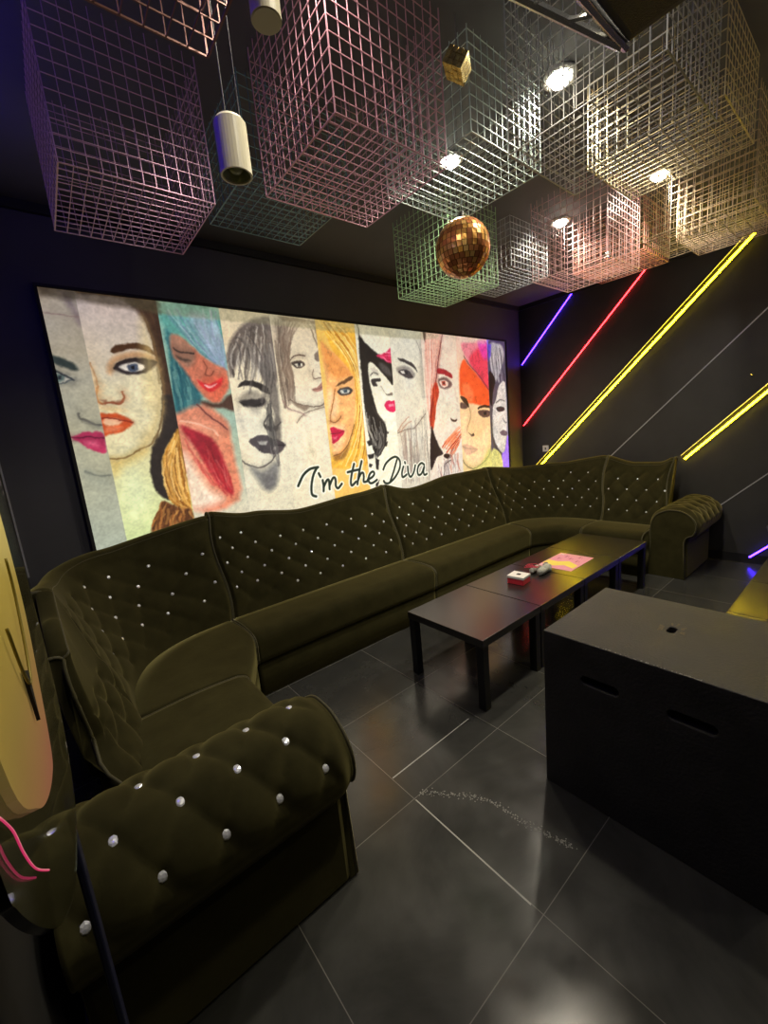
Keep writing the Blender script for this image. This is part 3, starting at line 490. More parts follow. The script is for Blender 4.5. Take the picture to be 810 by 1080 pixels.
def paint_mural():
    st = 5; x0, x1, z0, z1 = 155, 4705, 850, 2550
    nx = (x1 - x0) // st + 1; nz = (z1 - z0) // st + 1
    X = np.arange(nx) * st + x0; Z = np.arange(nz) * st + z0
    GX, GZ = np.meshgrid(X, Z)
    img = np.zeros((nz, nx, 3))
    rs = np.random.RandomState(3)
    def noise(s):
        g = rs.rand(nz // s + 3, nx // s + 3); yi = np.arange(nz) / s; xi = np.arange(nx) / s
        y0 = yi.astype(int); x0_ = xi.astype(int); fy = (yi - y0)[:, None]; fx = (xi - x0_)[None]
        g00 = g[np.ix_(y0, x0_)]; g01 = g[np.ix_(y0, x0_ + 1)]; g10 = g[np.ix_(y0 + 1, x0_)]; g11 = g[np.ix_(y0 + 1, x0_ + 1)]
        return (g00 * (1 - fy) + g10 * fy) * (1 - fx) + (g01 * (1 - fy) + g11 * fy) * fx - .5
    TX, TZ_ = GX, GZ     # straight coordinates for the lettering, ragged ones for the drawing
    GX = GX + noise(2) * 5 + noise(6) * 8; GZ = GZ + noise(2) * 5 + noise(6) * 8
    tone = noise(3) + noise(8)
    sx = [155, 330, 770, 1180, 1570, 1980, 2390, 2800, 3230, 3780, 4340, 4706]
    def rgbs(h): return list(np.array([float(q) for q in h.split()]).reshape(-1, 3) / 255.)
    def rgb(h): return rgbs(h)[0]
    def window(P, pad, k):
        a, b = P[:, 0].min() - pad, P[:, 0].max() + pad; c, d = P[:, 1].min() - pad, P[:, 1].max() + pad
        if k >= 0: a = max(a, sx[k]); b = min(b, sx[k + 1] - 1)
        i0 = max(0, int(np.ceil((a - x0) / st))); i1 = min(nx, int(np.floor((b - x0) / st)) + 1)
        j0 = max(0, int(np.ceil((c - z0) / st))); j1 = min(nz, int(np.floor((d - z0) / st)) + 1)
        return (slice(j0, j1), slice(i0, i1)) if i1 > i0 and j1 > j0 else None
    def segd(P, x, z, closed):
        D = np.full(x.shape, 1e9); n = len(P)
        for i in range(n if closed else n - 1):
            a = P[i]; b = P[(i + 1) % n]; e = b - a; L = e @ e + 1e-9
            t = np.clip(((x - a[0]) * e[0] + (z - a[1]) * e[1]) / L, 0, 1)
            D = np.minimum(D, (x - a[0] - t * e[0]) ** 2 + (z - a[1] - t * e[1]) ** 2)
        return np.sqrt(D)
    def blend(win, m, c):
        img[win] = img[win] * (1 - m[..., None]) + c * m[..., None]
    def stroke(P, w_, k, c, a, straight=False):
        win = window(P, w_ + 6, k)
        if win is None: return
        d = segd(P, (TX if straight else GX)[win], (TZ_ if straight else GZ)[win], False); blend(win, a * np.clip((w_ / 2 - d) / 6 + .5, 0, 1), c)
    for line in MURAL.strip().split('\n'):
        op, k, c, a, b, pts = line.split('|'); k = int(k); a = float(a); b = float(b); pts = [float(v) for v in pts.split(',')]
        if op == 'B':
            cs = rgbs(c); i0 = int(np.ceil((sx[k] - x0) / st)); i1 = int(np.ceil((sx[k + 1] - x0) / st))
            t = ((Z - z0) / (z1 - z0))[:, None, None]; lo = np.clip(t * 2, 0, 1); hi = np.clip(t * 2 - 1, 0, 1)
            img[:, i0:i1] = (cs[2] * (1 - lo) + cs[1] * lo) * (1 - hi) + cs[0] * hi
        elif op == 'P':
            P = np.array(pts).reshape(-1, 2)
            if len(P) > 4: P = np.array(cr(P, 3, True))
            win = window(P, b, k)
            if win is None: continue
            x, z = GX[win], GZ[win]; d = segd(P, x, z, True); ins = np.zeros(x.shape, bool); n = len(P)
            for i in range(n):
                p, q = P[i], P[i - 1]
                if p[1] == q[1]: continue
                cond = ((p[1] > z) != (q[1] > z)) & (x < (q[0] - p[0]) * (z - p[1]) / (q[1] - p[1]) + p[0]); ins ^= cond
            sd = np.where(ins, d, -d); m_ = a * np.clip(sd / (b * 1.9) + .5, 0, 1); blend(win, m_, rgb(c)); img[win] *= (1 + tone[win] * .16 * m_)[..., None]
        elif op == 'S':
            P = np.array(cr(np.array(pts).reshape(-1, 2), 4)); 
            win = window(P, b * 5, k)      # soft pencil shading along the line
            if win is not None: blend(win, a * .38 * np.clip(1 - segd(P, GX[win], GZ[win], False) / (b * 4.5), 0, 1) ** 1.5 * (.8 + tone[win]), rgb(c))
            stroke(P, b * .9, k, rgb(c), a)
        elif op == 'T':
            P = np.array(cr(np.array(pts).reshape(-1, 2), 6)); stroke(P, b * 1.12, k, rgb(c), a, True)
        elif op == 'H':
            n = int(pts[0]); P = np.array(pts[1:]).reshape(-1, 2); cs = rgbs(c)
            # two polylines: split where the second starts (lengths kept in header when unequal)
            h = NSPLIT[(k, len(P), pts[0], pts[1])]
            A = np.array(cr(P[:h], 6)); B = np.array(cr(P[h:], 6))
            A = np.array([A[int(round(u))] for u in np.linspace(0, len(A) - 1, 16)]); B = np.array([B[int(round(u))] for u in np.linspace(0, len(B) - 1, 16)])
            for i in range(int(n * 1.5)):
                t = random.random(); u0 = random.random() * .5; u1 = u0 + .3 + random.random() * .4
                Q = A * (1 - t) + B * t; ph = random.random() * 6
                Q = Q + np.stack([np.sin(np.linspace(0, 6, 16) + ph) * 13, np.cos(np.linspace(0, 5, 16) + ph) * 6], 1)
                i0, i1 = int(u0 * 15), min(16, int(u1 * 15) + 2)
                if i1 - i0 < 2: continue
                stroke(Q[i0:i1], b * (1 + .8 * random.random()) + 3, k, random.choice(cs), a * (.6 + .5 * random.random()))
    # paper grain and brushy blotches, all part of the print
    n = noise(2) * .10 + noise(5) * .09 + noise(14) * .04
    img *= (1 + n)[..., None]
    warm = noise(30)[..., None] * np.array([.03, .0, -.05]); img += warm * img
    for k in range(1, 11):   # thin joint between the picture strips
        i = int(round((sx[k] - x0) / st)); img[:, i - 1:i] = img[:, i - 1:i] * .93 + .03
    img = s2l(np.clip(img, 0, 1))
    # mesh
    vs = np.stack([TX / 1000., np.full(TX.shape, WY1 - .030), TZ_ / 1000.], -1).reshape(-1, 3)
    idx = np.arange(nx * nz).reshape(nz, nx)
    q = np.stack([idx[:-1, :-1], idx[:-1, 1:], idx[1:, 1:], idx[1:, :-1]], -1).reshape(-1, 4)
    me = bpy.data.meshes.new('printed_picture'); me.vertices.add(len(vs)); me.vertices.foreach_set('co', vs.ravel())
    me.loops.add(q.size); me.loops.foreach_set('vertex_index', q.ravel().astype(np.int32)); me.polygons.add(len(q))
    me.polygons.foreach_set('loop_start', (np.arange(len(q)) * 4).astype(np.int32)); me.update(calc_edges=True)
    ca = me.color_attributes.new('print', 'FLOAT_COLOR', 'POINT'); rgba = np.ones((len(vs), 4)); rgba[:, :3] = img.reshape(-1, 3); ca.data.foreach_set('color', rgba.ravel())
    m = bpy.data.materials.new('backlit print'); m.use_nodes = True; nt = m.node_tree; b = nt.nodes['Principled BSDF']
    at = nt.nodes.new('ShaderNodeAttribute'); at.attribute_name = 'print'
    sc = nt.nodes.new('ShaderNodeVectorMath'); sc.operation = 'SCALE'; sc.inputs['Scale'].default_value = .35
    nt.links.new(at.outputs['Color'], sc.inputs[0]); nt.links.new(sc.outputs['Vector'], b.inputs['Base Color'])
    nt.links.new(at.outputs['Color'], b.inputs['Emission Color']); b.inputs['Emission Strength'].default_value = MURAL_E; b.inputs['Roughness'].default_value = .6
    me.materials.append(m)
    t = thing('wall_mural', ((x0 + x1) / 2000, WY1, z0 / 1000), 'long backlit picture of women\'s portraits in vertical strips reading I\'m the Diva', 'mural')
    o = bpy.data.objects.new('printed_picture', me); COL.objects.link(o); o.parent = t; o.matrix_parent_inverse = Matrix.Translation(-Vector(t.location))
    bq = MB(); X0, X1, Z0, Z1 = x0 / 1000, x1 / 1000, z0 / 1000, z1 / 1000; bq.box(X0 - .003, X1 + .003, WY1 - .028, WY1 - .001, Z0, Z1); bq.build('light_box', M_black, t)
    fq = MB(); fw = .018
    fq.box(X0 - fw, X1 + fw, WY1 - .045, WY1 - .001, Z1 + .001, Z1 + fw); fq.box(X0 - fw, X0 - .004, WY1 - .045, WY1 - .001, Z0, Z1 + .001); fq.box(X1 + .004, X1 + fw, WY1 - .045, WY1 - .001, Z0, Z1 + .001)
    fq.build('frame', M_black, t)
NSPLIT = {(1,12,46,643):6,(1,8,60,337):4,(1,12,34,758):6,(1,8,34,584):4,(2,10,40,814):5,(2,8,30,799):4,(2,8,24,797):4,(3,8,44,1291):4,(3,8,16,1432):4,(3,8,26,1207):4,(4,10,44,1602):5,(4,8,18,1825):4,(4,14,30,1631):7,(5,14,64,2027):7,(6,6,12,2631):3,(6,8,22,2414):4,(7,8,34,2822):4,(8,8,30,3298):4,(8,8,14,3352):4,(8,8,26,3416):4,(8,6,26,3305):3,(10,8,22,4412):4}
paint_mural()

# ------------------------------------------------------------------ sofa
GEM = None
def gem_mesh():
    q = MB(); n = 8; prof = [(.0145, 0), (.0135, .0035), (.008, .0075), (0, .009)]
    q.lathe(prof, n=n); return q
def place_gem(p, nrm, parent, r=1.0, name='crystal_button'):
    global GEM
    nrm = Vector(nrm).normalized(); rot = nrm.to_track_quat('Z', 'Y').to_matrix().to_4x4() @ Matrix.Rotation(random.random(), 4, 'Z') @ Matrix.Rotation(random.uniform(-.12, .12), 4, 'X')
    if GEM is None:
        o = gem_mesh().build(name, M_gem); GEM = o.data
    else:
        o = bpy.data.objects.new(name, GEM); COL.objects.link(o)
    o.parent = parent
    o.matrix_basis = Matrix.Translation(Vector(p)) @ rot @ Matrix.Scale(r, 4)
def puff(u, v, du, dv, amp):
    # diamond tufting: buttons where u/du + v/dv and u/du - v/dv are both whole
    a = u / du + v / dv; b = u / du - v / dv
    s = abs(math.sin(math.pi * a) * math.sin(math.pi * b))
    fa = abs((a + .5) % 1 - .5); fb = abs((b + .5) % 1 - .5); dist = math.hypot(fa, fb)
    return amp * (s ** .45) - amp * .75 * math.exp(-(dist / .13) ** 2)
def smooth01(t): t = min(1, max(0, t)); return t * t * (3 - 2 * t)
def back_piece(parent, B, T, ztop, zbot=.37, du=.19, dv=.17, amp=.014, zfoot=.04, rear=0, thick=.09, back=.16, tuft=(.24, .86), flip=1, endskew=None, gem_r=.80, v0=.02, nu=90):
    """B, T: xy curves of the foot and the top of the front face, ztop: (s, z) knots"""
    Bc = cr(B, 12); Tc = cr(T, 12)
    def ev(C, s):
        f = s * (len(C) - 1); i = min(int(f), len(C) - 2); t = f - i; p = C[i] * (1 - t) + C[i + 1] * t; return Vector((p[0], p[1], 0))
    L = sum((Vector(Tc[i + 1]) - Vector(Tc[i])).length for i in range(len(Tc) - 1)) * .5 + sum((Vector(Bc[i + 1]) - Vector(Bc[i])).length for i in range(len(Bc) - 1)) * .5
    def nrm(s):
        a = ev(Tc, max(0, s - .02)); b = ev(Tc, min(1, s + .02)); d = (b - a).normalized(); return Vector((d.y, -d.x, 0)) * flip   # towards the seat
    def front(s, t, disp=True):
        b = ev(Bc, s); tt = ev(Tc, s); zt = sknots(ztop, s); p = b.lerp(tt, t ** 1.15); z = zbot + (zt - zbot) * t; n = nrm(s); p = p + Vector((-n.y, n.x, 0)) * .020 * math.sin(2 * math.pi * t) * flip
        nn = (n + Vector((0, 0, .35))).normalized()
        if endskew: p = p + endskew(s, t)
        edge = min(smooth01(s * L / .05), smooth01((1 - s) * L / .05)); h = 0
        if disp:
            m = smooth01((t - tuft[0] + .12) / .12) * smooth01((tuft[1] + .07 - t) / .07) * edge
            h = m * puff(s * L, (z - v0), du, dv, amp) + (1 - m) * amp * .45 * edge
            h -= .018 * (1 - edge)
        return Vector((p.x, p.y, z)) + nn * h
    nf = 44; q = MB()
    capn = 7
    def surf(s, j):
        if j < nf: return front(s, j / (nf - 1))
        n = nrm(s); e = front(s, 1); j -= nf
        if j < capn:
            a = math.pi * (j + 1) / (capn + 1); r = thick / 2
            return e - n * (r - r * math.cos(a)) + Vector((0, 0, 1)) * r * .7 * math.sin(a)
        j -= capn
        top = e - n * thick
        if j == 0: return top
        foot = ev(Bc, s) - n * back
        foot = foot + Vector((0, rear * (1 - s), 0))
        tt = j / 6
        p = top.lerp(Vector((foot.x, foot.y, zfoot)), tt); return p
    nv = nf + capn + 7
    vs = [surf(i / (nu - 1), j) for i in range(nu) for j in range(nv)]
    fs = [(i * nv + j, (i + 1) * nv + j, (i + 1) * nv + (j + 1) % nv, i * nv + (j + 1) % nv) for i in range(nu - 1) for j in range(nv)]
    fs += [tuple(range(nv)), tuple(range((nu - 1) * nv, nu * nv))[::-1]]
    q.add(vs, fs); bk = q.build('backrest', M_velvet, parent, True)
    # piping up both sides and along the top
    for s in (0, 1):
        q = MB(); pts = [front(s, t, True) for t in np.linspace(.02, 1, 20)]
        n = nrm(s); e = pts[-1]; pts += [e - n * (thick / 2 - thick / 2 * math.cos(a)) + Vector((0, 0, thick * .36 * math.sin(a))) for a in np.linspace(.4, math.pi, 7)]
        q.tube(pts, .0065, 6); q.build('piping', M_pipe, parent, True)
    q = MB(); q.tube([front(s, 1) + Vector((0, 0, .006)) - nrm(s) * .006 for s in np.linspace(0, 1, 60)], .005, 6); q.build('piping', M_pipe, parent, True)
    # buttons
    i0 = 0
    cnt = 0
    for a in range(-60, 90):
        for b in range(-60, 90):
            u = (a + b) / 2 * du; v = (a - b) / 2 * dv
            s = u / L
            if not .03 < s < .97: continue
            z = v + v0; zt = sknots(ztop, s); t = (z - zbot) / (zt - zbot)
            if not tuft[0] < t < tuft[1]: continue
            p = front(s, t); n = nrm(s) + Vector((0, 0, .35)); place_gem(p + n.normalized() * .002, n, bk, gem_r); cnt += 1
    return cnt
def seat_piece(parent, Fr, Bk, ztop=.425, name='seat', nu=40, piping=True):
    Fc = cr(Fr, 10); Bc = cr(Bk, 10)
    def ev(C, s):
        f = s * (len(C) - 1); i = min(int(f), len(C) - 2); t = f - i; p = C[i] * (1 - t) + C[i + 1] * t; return Vector((p[0], p[1], 0))
    def prof(s):
        F = ev(Fc, s); K = ev(Bc, s); d = (F - K); L = d.length; d.normalize()
        e = min(smooth01(s / .03), smooth01((1 - s) / .03)); dz = -.012 * (1 - e)
        P = [K - d * .03 + Vector((0, 0, .20)), K - d * .03 + Vector((0, 0, ztop + dz))]
        for k in range(1, 9): P.append(K + d * (L - .06) * k / 8 + Vector((0, 0, ztop + dz + .012 * math.sin(math.pi * k / 9))))
        for a in np.linspace(0, math.pi / 2, 7)[1:]: P.append(K + d * (L - .06 + .06 * math.sin(a)) + Vector((0, 0, ztop - .06 + .06 * math.cos(a) + dz)))
        for k in range(1, 5): P.append(K + d * (L - .012 * k / 4) + Vector((0, 0, ztop - .06 - .13 * k / 4)))
        return P
    rows = [prof(i / (nu - 1)) for i in range(nu)]; nv = len(rows[0]); q = MB()
    fs = [(i * nv + j, (i + 1) * nv + j, (i + 1) * nv + (j + 1) % nv, i * nv + (j + 1) % nv) for i in range(nu - 1) for j in range(nv)]
    fs += [tuple(range(nv)), tuple(range((nu - 1) * nv, nu * nv))[::-1]]
    q.add([p for r in rows for p in r], fs); q.build(name, M_velvet, parent, True)
    for s in (0, nu - 1):
        q = MB(); q.tube([p + Vector((0, 0, .002)) for p in rows[s][1:]], .006, 6); q.build('piping', M_pipe, parent, True)
    # upholstered base
    q = MB()
    def bp(s):
        F = ev(Fc, s); K = ev(Bc, s); d = (F - K).normalized(); F = F - d * .025; K = K - d * .0
        return [K + Vector((0, 0, .0)), K + Vector((0, 0, .25)), F + Vector((0, 0, .25)), F + Vector((0, 0, .14)), F - d * .008, ]
    rows = [bp(i / (nu - 1)) for i in range(nu)]; nv = 5
    fs = [(i * nv + j, (i + 1) * nv + j, (i + 1) * nv + (j + 1) % nv, i * nv + (j + 1) % nv) for i in range(nu - 1) for j in range(nv)]
    fs += [tuple(range(nv)), tuple(range((nu - 1) * nv, nu * nv))[::-1]]
    q.add([p for r in rows for p in r], fs); q.build('base', M_velvet, parent, True)
def arm_piece(parent, x0, x1, front_at, gem_rows, yin=1.385, amp=.017, x_off=0., gem_r=.95, vmax=.13):
    """scroll arm running along X with its roll turned out towards -Y"""
    prof = [(yin, .30), (yin + .004, .44), (yin - .01, .53), (yin - .05, .60), (1.26, .645), (1.20, .655), (1.12, .645), (1.05, .60), (1.01, .54), (1.005, .47), (1.03, .41), (1.075, .385), (1.088, .34)]
    C = cr(prof, 5); n = len(C)
    al = [0]
    for i in range(1, n): al.append(al[-1] + float(np.linalg.norm(C[i] - C[i - 1])))
    Ltot = al[-1]
    def ev(v):
        f = np.interp(v, al, range(n)); i = min(int(f), n - 2); t = f - i; p = C[i] * (1 - t) + C[i + 1] * t; d = C[i + 1] - C[i]; d = d / np.linalg.norm(d)
        return p, (-d[1] * -1, d[0] * -1)   # outward normal in (y,z)
    du, dv = .152, .27
    def surf(x, v, disp=True):
        p, nn = ev(v); d = d0 = 0
        xe = abs(x - (x1 if front_at == 'x1' else x0)); e = smooth01(xe / .07)
        m = smooth01((v - .16) / .08) * smooth01((Ltot - .16 - v) / .06) * smooth01((xe - .02) / .06)
        h = m * puff(x - x_off, v - .42, du, dv, amp) + (1 - m) * amp * .3 - .022 * (1 - e) ** 2
        if not disp: h = 0
        ny, nz = nn
        cy, cz = 1.2, .50
        if ny * (p[0] - cy) + nz * (p[1] - cz) < 0: ny, nz = -ny, -nz
        return Vector((x, p[0] + ny * h, p[1] + nz * h)), Vector((0, ny, nz))
    q = MB(); nx = 80; nv = 70
    xs = [x0 + (x1 - x0) * i / (nx - 1) for i in range(nx)]
    def col(x):
        r = [surf(x, Ltot * j / (nv - 1))[0] for j in range(nv)]
        return r
    rows = [col(x) for x in xs]
    fs = [(i * nv + j, (i + 1) * nv + j, (i + 1) * nv + (j + 1) % nv, i * nv + (j + 1) % nv) for i in range(nx - 1) for j in range(nv)]
    fs += [tuple(range(nv)), tuple(range((nx - 1) * nv, nx * nv))[::-1]]
    q.add([p for r in rows for p in r], fs)
    ar = q.build('arm_roll', M_velvet, parent, True)
    xf = x1 if front_at == 'x1' else x0; sg = 1 if front_at == 'x1' else -1
    q = MB(); q.box(min(x0, x1 - .0) + (0.0 if sg > 0 else .03), x1 - (.02 if sg > 0 else 0.0), 1.085, yin - .005, .0, .42); q.build('arm_body', M_velvet, parent, False, .02)
    # front scroll facing with piping
    ring = [surf(xf, Ltot * j / 60)[0] for j in range(61)]
    face = [(p.y, p.z) for p in ring] + [(1.088, .0), (yin, .0)]
    q = MB(); q.prism(face, 0, xf - sg * .028, xf + sg * .004); q.build('arm_front', M_velvet, parent, False, .006)
    q = MB(); q.tube([Vector((xf + sg * .004, 1.09 if False else yin, .01))] + [Vector((xf + sg * .004, p.y, p.z)) for p in ring] + [Vector((xf + sg * .004, 1.088, .01))], .006, 6); q.build('piping', M_pipe, parent, True)
    for a in range(-40, 60):
        for b in range(-40, 60):
            u = (a + b) / 2 * du + x_off; v = (a - b) / 2 * dv + .42
            if x0 + .04 < u < x1 - .06 and .22 < v < Ltot - vmax:
                p, nn = surf(u, v); place_gem(p + nn * .002, nn, ar, gem_r)

SG = None
# left section (near end, along the left wall)
t = thing('sofa_section', (.2, 1.4, 0), 'olive velvet sofa end section in the left foreground with big rolled tufted arm', 'sofa')
def skew_l(s, tt): return Vector((-(1 - s) * .13 * min(1, tt * 5) * (1 - tt) ** .8, (1 - s) * .30 * min(1, tt * 3.2), 0))
back_piece(t, [(.11, 1.46), (.115, 1.7), (.12, 1.96)], [(-.06, 1.50), (-.07, 1.8), (-.075, 2.12)], [(0, .86), (.5, .95), (1, 1.03)], endskew=skew_l, flip=1, thick=.06, back=.19, nu=60, amp=.02, dv=.22, du=.2, tuft=(.1, .5), zfoot=.40, rear=.33)
seat_piece(t, [(.60, 1.39), (.60, 1.7), (.60, 1.965)], [(.10, 1.39), (.10, 1.7), (.10, 1.965)])
arm_piece(t, -.165, .588, 'x1', 3, x_off=.035, gem_r=1.1)
# left corner
t = thing('sofa_section', (.3, 2.5, 0), 'olive velvet curved corner section in the back left corner, before the picture\'s left end', 'sofa')
back_piece(t, [(.12, 1.97), (.15, 2.25), (.28, 2.50), (.50, 2.64), (.77, 2.69)], [(-.075, 2.13), (-.07, 2.45), (.0, 2.78), (.25, 2.92), (.80, 2.90)], [(0, 1.02), (.35, .96), (.7, .99), (1, 1.08)], amp=.014, nu=120, du=.19, dv=.19)
seat_piece(t, [(.605, 1.975), (.66, 2.08), (.72, 2.20), (.775, 2.33)], [(.12, 1.975), (.16, 2.3), (.38, 2.58), (.765, 2.68)])
# long middle sections against the mural wall
t = thing('sofa_section', (1.55, 2.7, 0), 'long olive velvet sofa section below the lettering, the left of the two long ones', 'sofa')
back_piece(t, [(.78, 2.69), (1.5, 2.70), (2.33, 2.70)], [(.80, 2.90), (1.5, 2.91), (2.36, 2.91)], [(0, 1.10), (.25, 1.045), (.5, .995), (.8, 1.03), (1, 1.055)], amp=.013, nu=170, dv=.17)
seat_piece(t, [(.785, 2.33), (1.5, 2.33), (2.33, 2.31)], [(.785, 2.68), (1.5, 2.68), (2.33, 2.68)])
t = thing('sofa_section', (3.1, 2.7, 0), 'long olive velvet sofa section directly behind the coffee tables, right of the lettering', 'sofa')
back_piece(t, [(2.34, 2.70), (3.1, 2.70), (3.93, 2.70)], [(2.37, 2.91), (3.1, 2.91), (3.90, 2.91)], [(0, 1.06), (.27, .98), (.62, 1.035), (1, 1.035)], amp=.013, nu=170, dv=.17)
seat_piece(t, [(2.34, 2.31), (3.1, 2.33), (3.80, 2.33)], [(2.34, 2.68), (3.1, 2.68), (3.94, 2.68)])
# right corner
t = thing('sofa_section', (4.3, 2.4, 0), 'olive velvet curved corner section in the far right corner below the yellow light strip', 'sofa')
back_piece(t, [(3.94, 2.70), (4.2, 2.64), (4.40, 2.45), (4.50, 2.2), (4.51, 1.95)], [(3.91, 2.91), (4.3, 2.88), (4.62, 2.66), (4.74, 2.35), (4.74, 1.97)], [(0, 1.04), (.35, .98), (.65, 1.0), (1, 1.07)], amp=.018, nu=120, dv=.18, du=.16)
seat_piece(t, [(3.81, 2.33), (3.95, 2.25), (4.06, 2.12), (4.08, 1.95)], [(3.94, 2.68), (4.25, 2.62), (4.46, 2.35), (4.50, 1.95)])
# right end section
t = thing('sofa_section', (4.5, 1.6, 0), 'olive velvet sofa end section at the far right against the light strip wall', 'sofa')
back_piece(t, [(4.50, 1.94), (4.50, 1.65), (4.49, 1.36)], [(4.74, 1.96), (4.74, 1.65), (4.73, 1.34)], [(0, 1.06), (.45, .985), (.75, .985), (1, 1.035)], amp=.022, nu=70, dv=.21, du=.165, thick=.1)
seat_piece(t, [(4.10, 1.94), (4.10, 1.65), (4.11, 1.39)], [(4.49, 1.94), (4.49, 1.65), (4.48, 1.39)])
arm_piece(t, 4.27, 5.02, 'x0', 3, x_off=.05, vmax=.32, gem_r=.8)

# ------------------------------------------------------------------ coffee tables
def make_table(x, y, label, group, sz=.572, dy=.585, h=.425):
    t = thing('coffee_table', (x, y, 0), label, 'table', group)
    q = MB(); q.box(x - sz / 2, x + sz / 2, y - dy / 2, y + dy / 2, h - .045, h); q.build('table_top', M_table, t, False, .003)
    for sx in (-1, 1):
        for sy in (-1, 1):
            q = MB(); cx = x + sx * (sz / 2 - .028); cy = y + sy * (dy / 2 - .028); q.box(cx - .024, cx + .024, cy - .024, cy + .024, 0, h - .046); q.build('leg', M_leg, t, False, .002)
    return t
L4 = ['square black coffee table nearest the camera, the leftmost of the row before the sofa', 'square black coffee table under the small red and white box, second in the row',
      'square black coffee table under the pink printed sheet, third in the row', 'square black coffee table at the far end of the row, beside the rolled sofa arm']
for i in range(4):
    make_table(1.60 + .287 + i * .577, 1.572, L4[i], 'coffee tables in the row before the sofa')
L2 = ['black coffee table right behind the top of the big black box', 'black coffee table at the right edge of the picture reflecting yellow light', 'black coffee table at the far right edge beyond the yellow reflection']
for i in range(3):
    make_table(2.42 + i * .577, .20, L2[i], 'coffee tables behind the big black box')

# ------------------------------------------------------------------ big black box with slots
def big_box():
    x0, x1, y0, y1, h = 1.432, 2.015, .115, .835, .70
    t = thing('stage_box', ((x0 + x1) / 2, (y0 + y1) / 2, 0), 'big scuffed black wooden box with two hand slots and a hole in the top', 'box')
    q = MB(); q.box(x0, x1, y0, y1, .0, h)
    me = bpy.data.meshes.new('body'); me.from_pydata(q.v, [], q.f); me.materials.append(M_box); o = bpy.data.objects.new('body', me); COL.objects.link(o)
    cut = MB()
    def stadium(cy, cz, w_, hh, n=10):
        r = hh / 2; P = []
        for a in np.linspace(-math.pi / 2, math.pi / 2, n): P.append((cy + w_ / 2 - r + r * math.cos(a), cz + r * math.sin(a)))
        for a in np.linspace(math.pi / 2, 3 * math.pi / 2, n): P.append((cy - w_ / 2 + r + r * math.cos(a), cz + r * math.sin(a)))
        return P
    for cy in (.615, .33): cut.prism(stadium(cy, .545, .135, .036), 0, x0 - .05, x0 + .16)
    cut.prism(stadium(1.735, .475, .055, .026), 2, h - .2, h + .05)
    cm = bpy.data.meshes.new('cut'); cm.from_pydata(cut.v, [], cut.f); bm = bmesh.new(); bm.from_mesh(cm); bmesh.ops.recalc_face_normals(bm, faces=bm.faces); bm.to_mesh(cm); bm.free()
    co = bpy.data.objects.new('cut', cm); COL.objects.link(co)
    md = o.modifiers.new('b', 'BOOLEAN'); md.operation = 'DIFFERENCE'; md.object = co; md.solver = 'EXACT'
    bpy.context.view_layer.update()
    dg = bpy.context.evaluated_depsgraph_get(); nm = bpy.data.meshes.new_from_object(o.evaluated_get(dg)); o.modifiers.clear(); o.data = nm
    bpy.data.objects.remove(co)
    md = o.modifiers.new('bevel', 'BEVEL'); md.width = .004; md.segments = 2; md.limit_method = 'ANGLE'; md.angle_limit = math.radians(60)
    o.parent = t; o.matrix_parent_inverse = Matrix.Translation(-Vector(t.location))
    # worn ring around the hole (bare wood shows)
    q = MB(); n = 26
    for k in range(n):
        a0 = 2 * math.pi * k / n
        if random.random() < .45: continue
        r0, r1 = 1.15 + random.random() * .1, 1.5 + random.random() * .5
        P = [(1.735 + .034 * r * math.cos(a), .475 + .024 * r * math.sin(a)) for r, a in ((r0, a0), (r1, a0 + .05), (r1, a0 + .2), (r0, a0 + .22))]
        q.prism(P, 2, h + .0002, h + .0008)
    o2 = q.build('worn_wood_patch', M_hole, t)
    # pale scuffs along the front top edge
    q = MB()
    for k in range(40):
        y = .3 + random.random() * .33; w_ = .002 + random.random() * .006; q.box(x0 + .001, x0 + .004 + random.random() * .006, y, y + w_, h + .0001, h + .0006)
    q.build('edge_scuff', mat('pale scuff', (.22, .22, .20), .7), t)
big_box()

# ------------------------------------------------------------------ LED strips on the right wall
def led_mat(name, c, k): return mat(name, (.6, .6, .6), .4, emis=c, es=k)
M_alu = mat('matt black channel', (.008, .008, .008), .7)
def led_strip(a, b, m, label, w_=.018, tube=.009, double=False, wall='right', group=None):
    """a, b: (y, z) ends on the wall"""
    X = WX1 if wall == 'right' else WX0; sg = -1 if wall == 'right' else 1
    A = Vector((X, a[0], a[1])); B = Vector((X, b[0], b[1])); d = (B - A).normalized(); p = Vector((0, -d.z, d.y))
    if p.z < 0: p = -p
    t = thing('led_light_strip', (A + B) / 2, label, 'light strip', group)
    q = MB()
    def rib(o0, o1, h0, h1):
        v = []
        for c in (A, B):
            for o_, h_ in ((o0, h0), (o1, h0), (o1, h1), (o0, h1)): v.append(c + p * o_ + Vector((sg * h_, 0, 0)))
        q.add(v, [(0, 1, 2, 3), (7, 6, 5, 4), (0, 4, 5, 1), (1, 5, 6, 2), (2, 6, 7, 3), (3, 7, 4, 0)])
    if double:
        rib(w_ * .75, w_ * 1.0, .001, .012); rib(-w_ * 1.0, -w_ * .85, .001, .008); rib(-w_ * .85, w_ * .75, .001, .003)
    else: rib(-w_ * .5, w_ * .5, .001, .006)
    q.build('channel', M_alu if m else M_alul, t)
    if m:
        q = MB(); o = Vector((sg * .012, 0, 0)) - p * (w_ * .45 if double else 0)
        q.bar(A + o, B + o, tube, 8); q.build('light_tube', m, t, True)
        if double:
            q = MB(); o = Vector((sg * .013, 0, 0)) + p * (w_ * .92); q.bar(A + o, B + o, .0034, 6); q.build('channel_edge', led_mat('channel lip with painted yellow glow', (1, .72, .12), .55), t, True)  # lip emits its own yellow, standing in for the tube's reflection
    return t
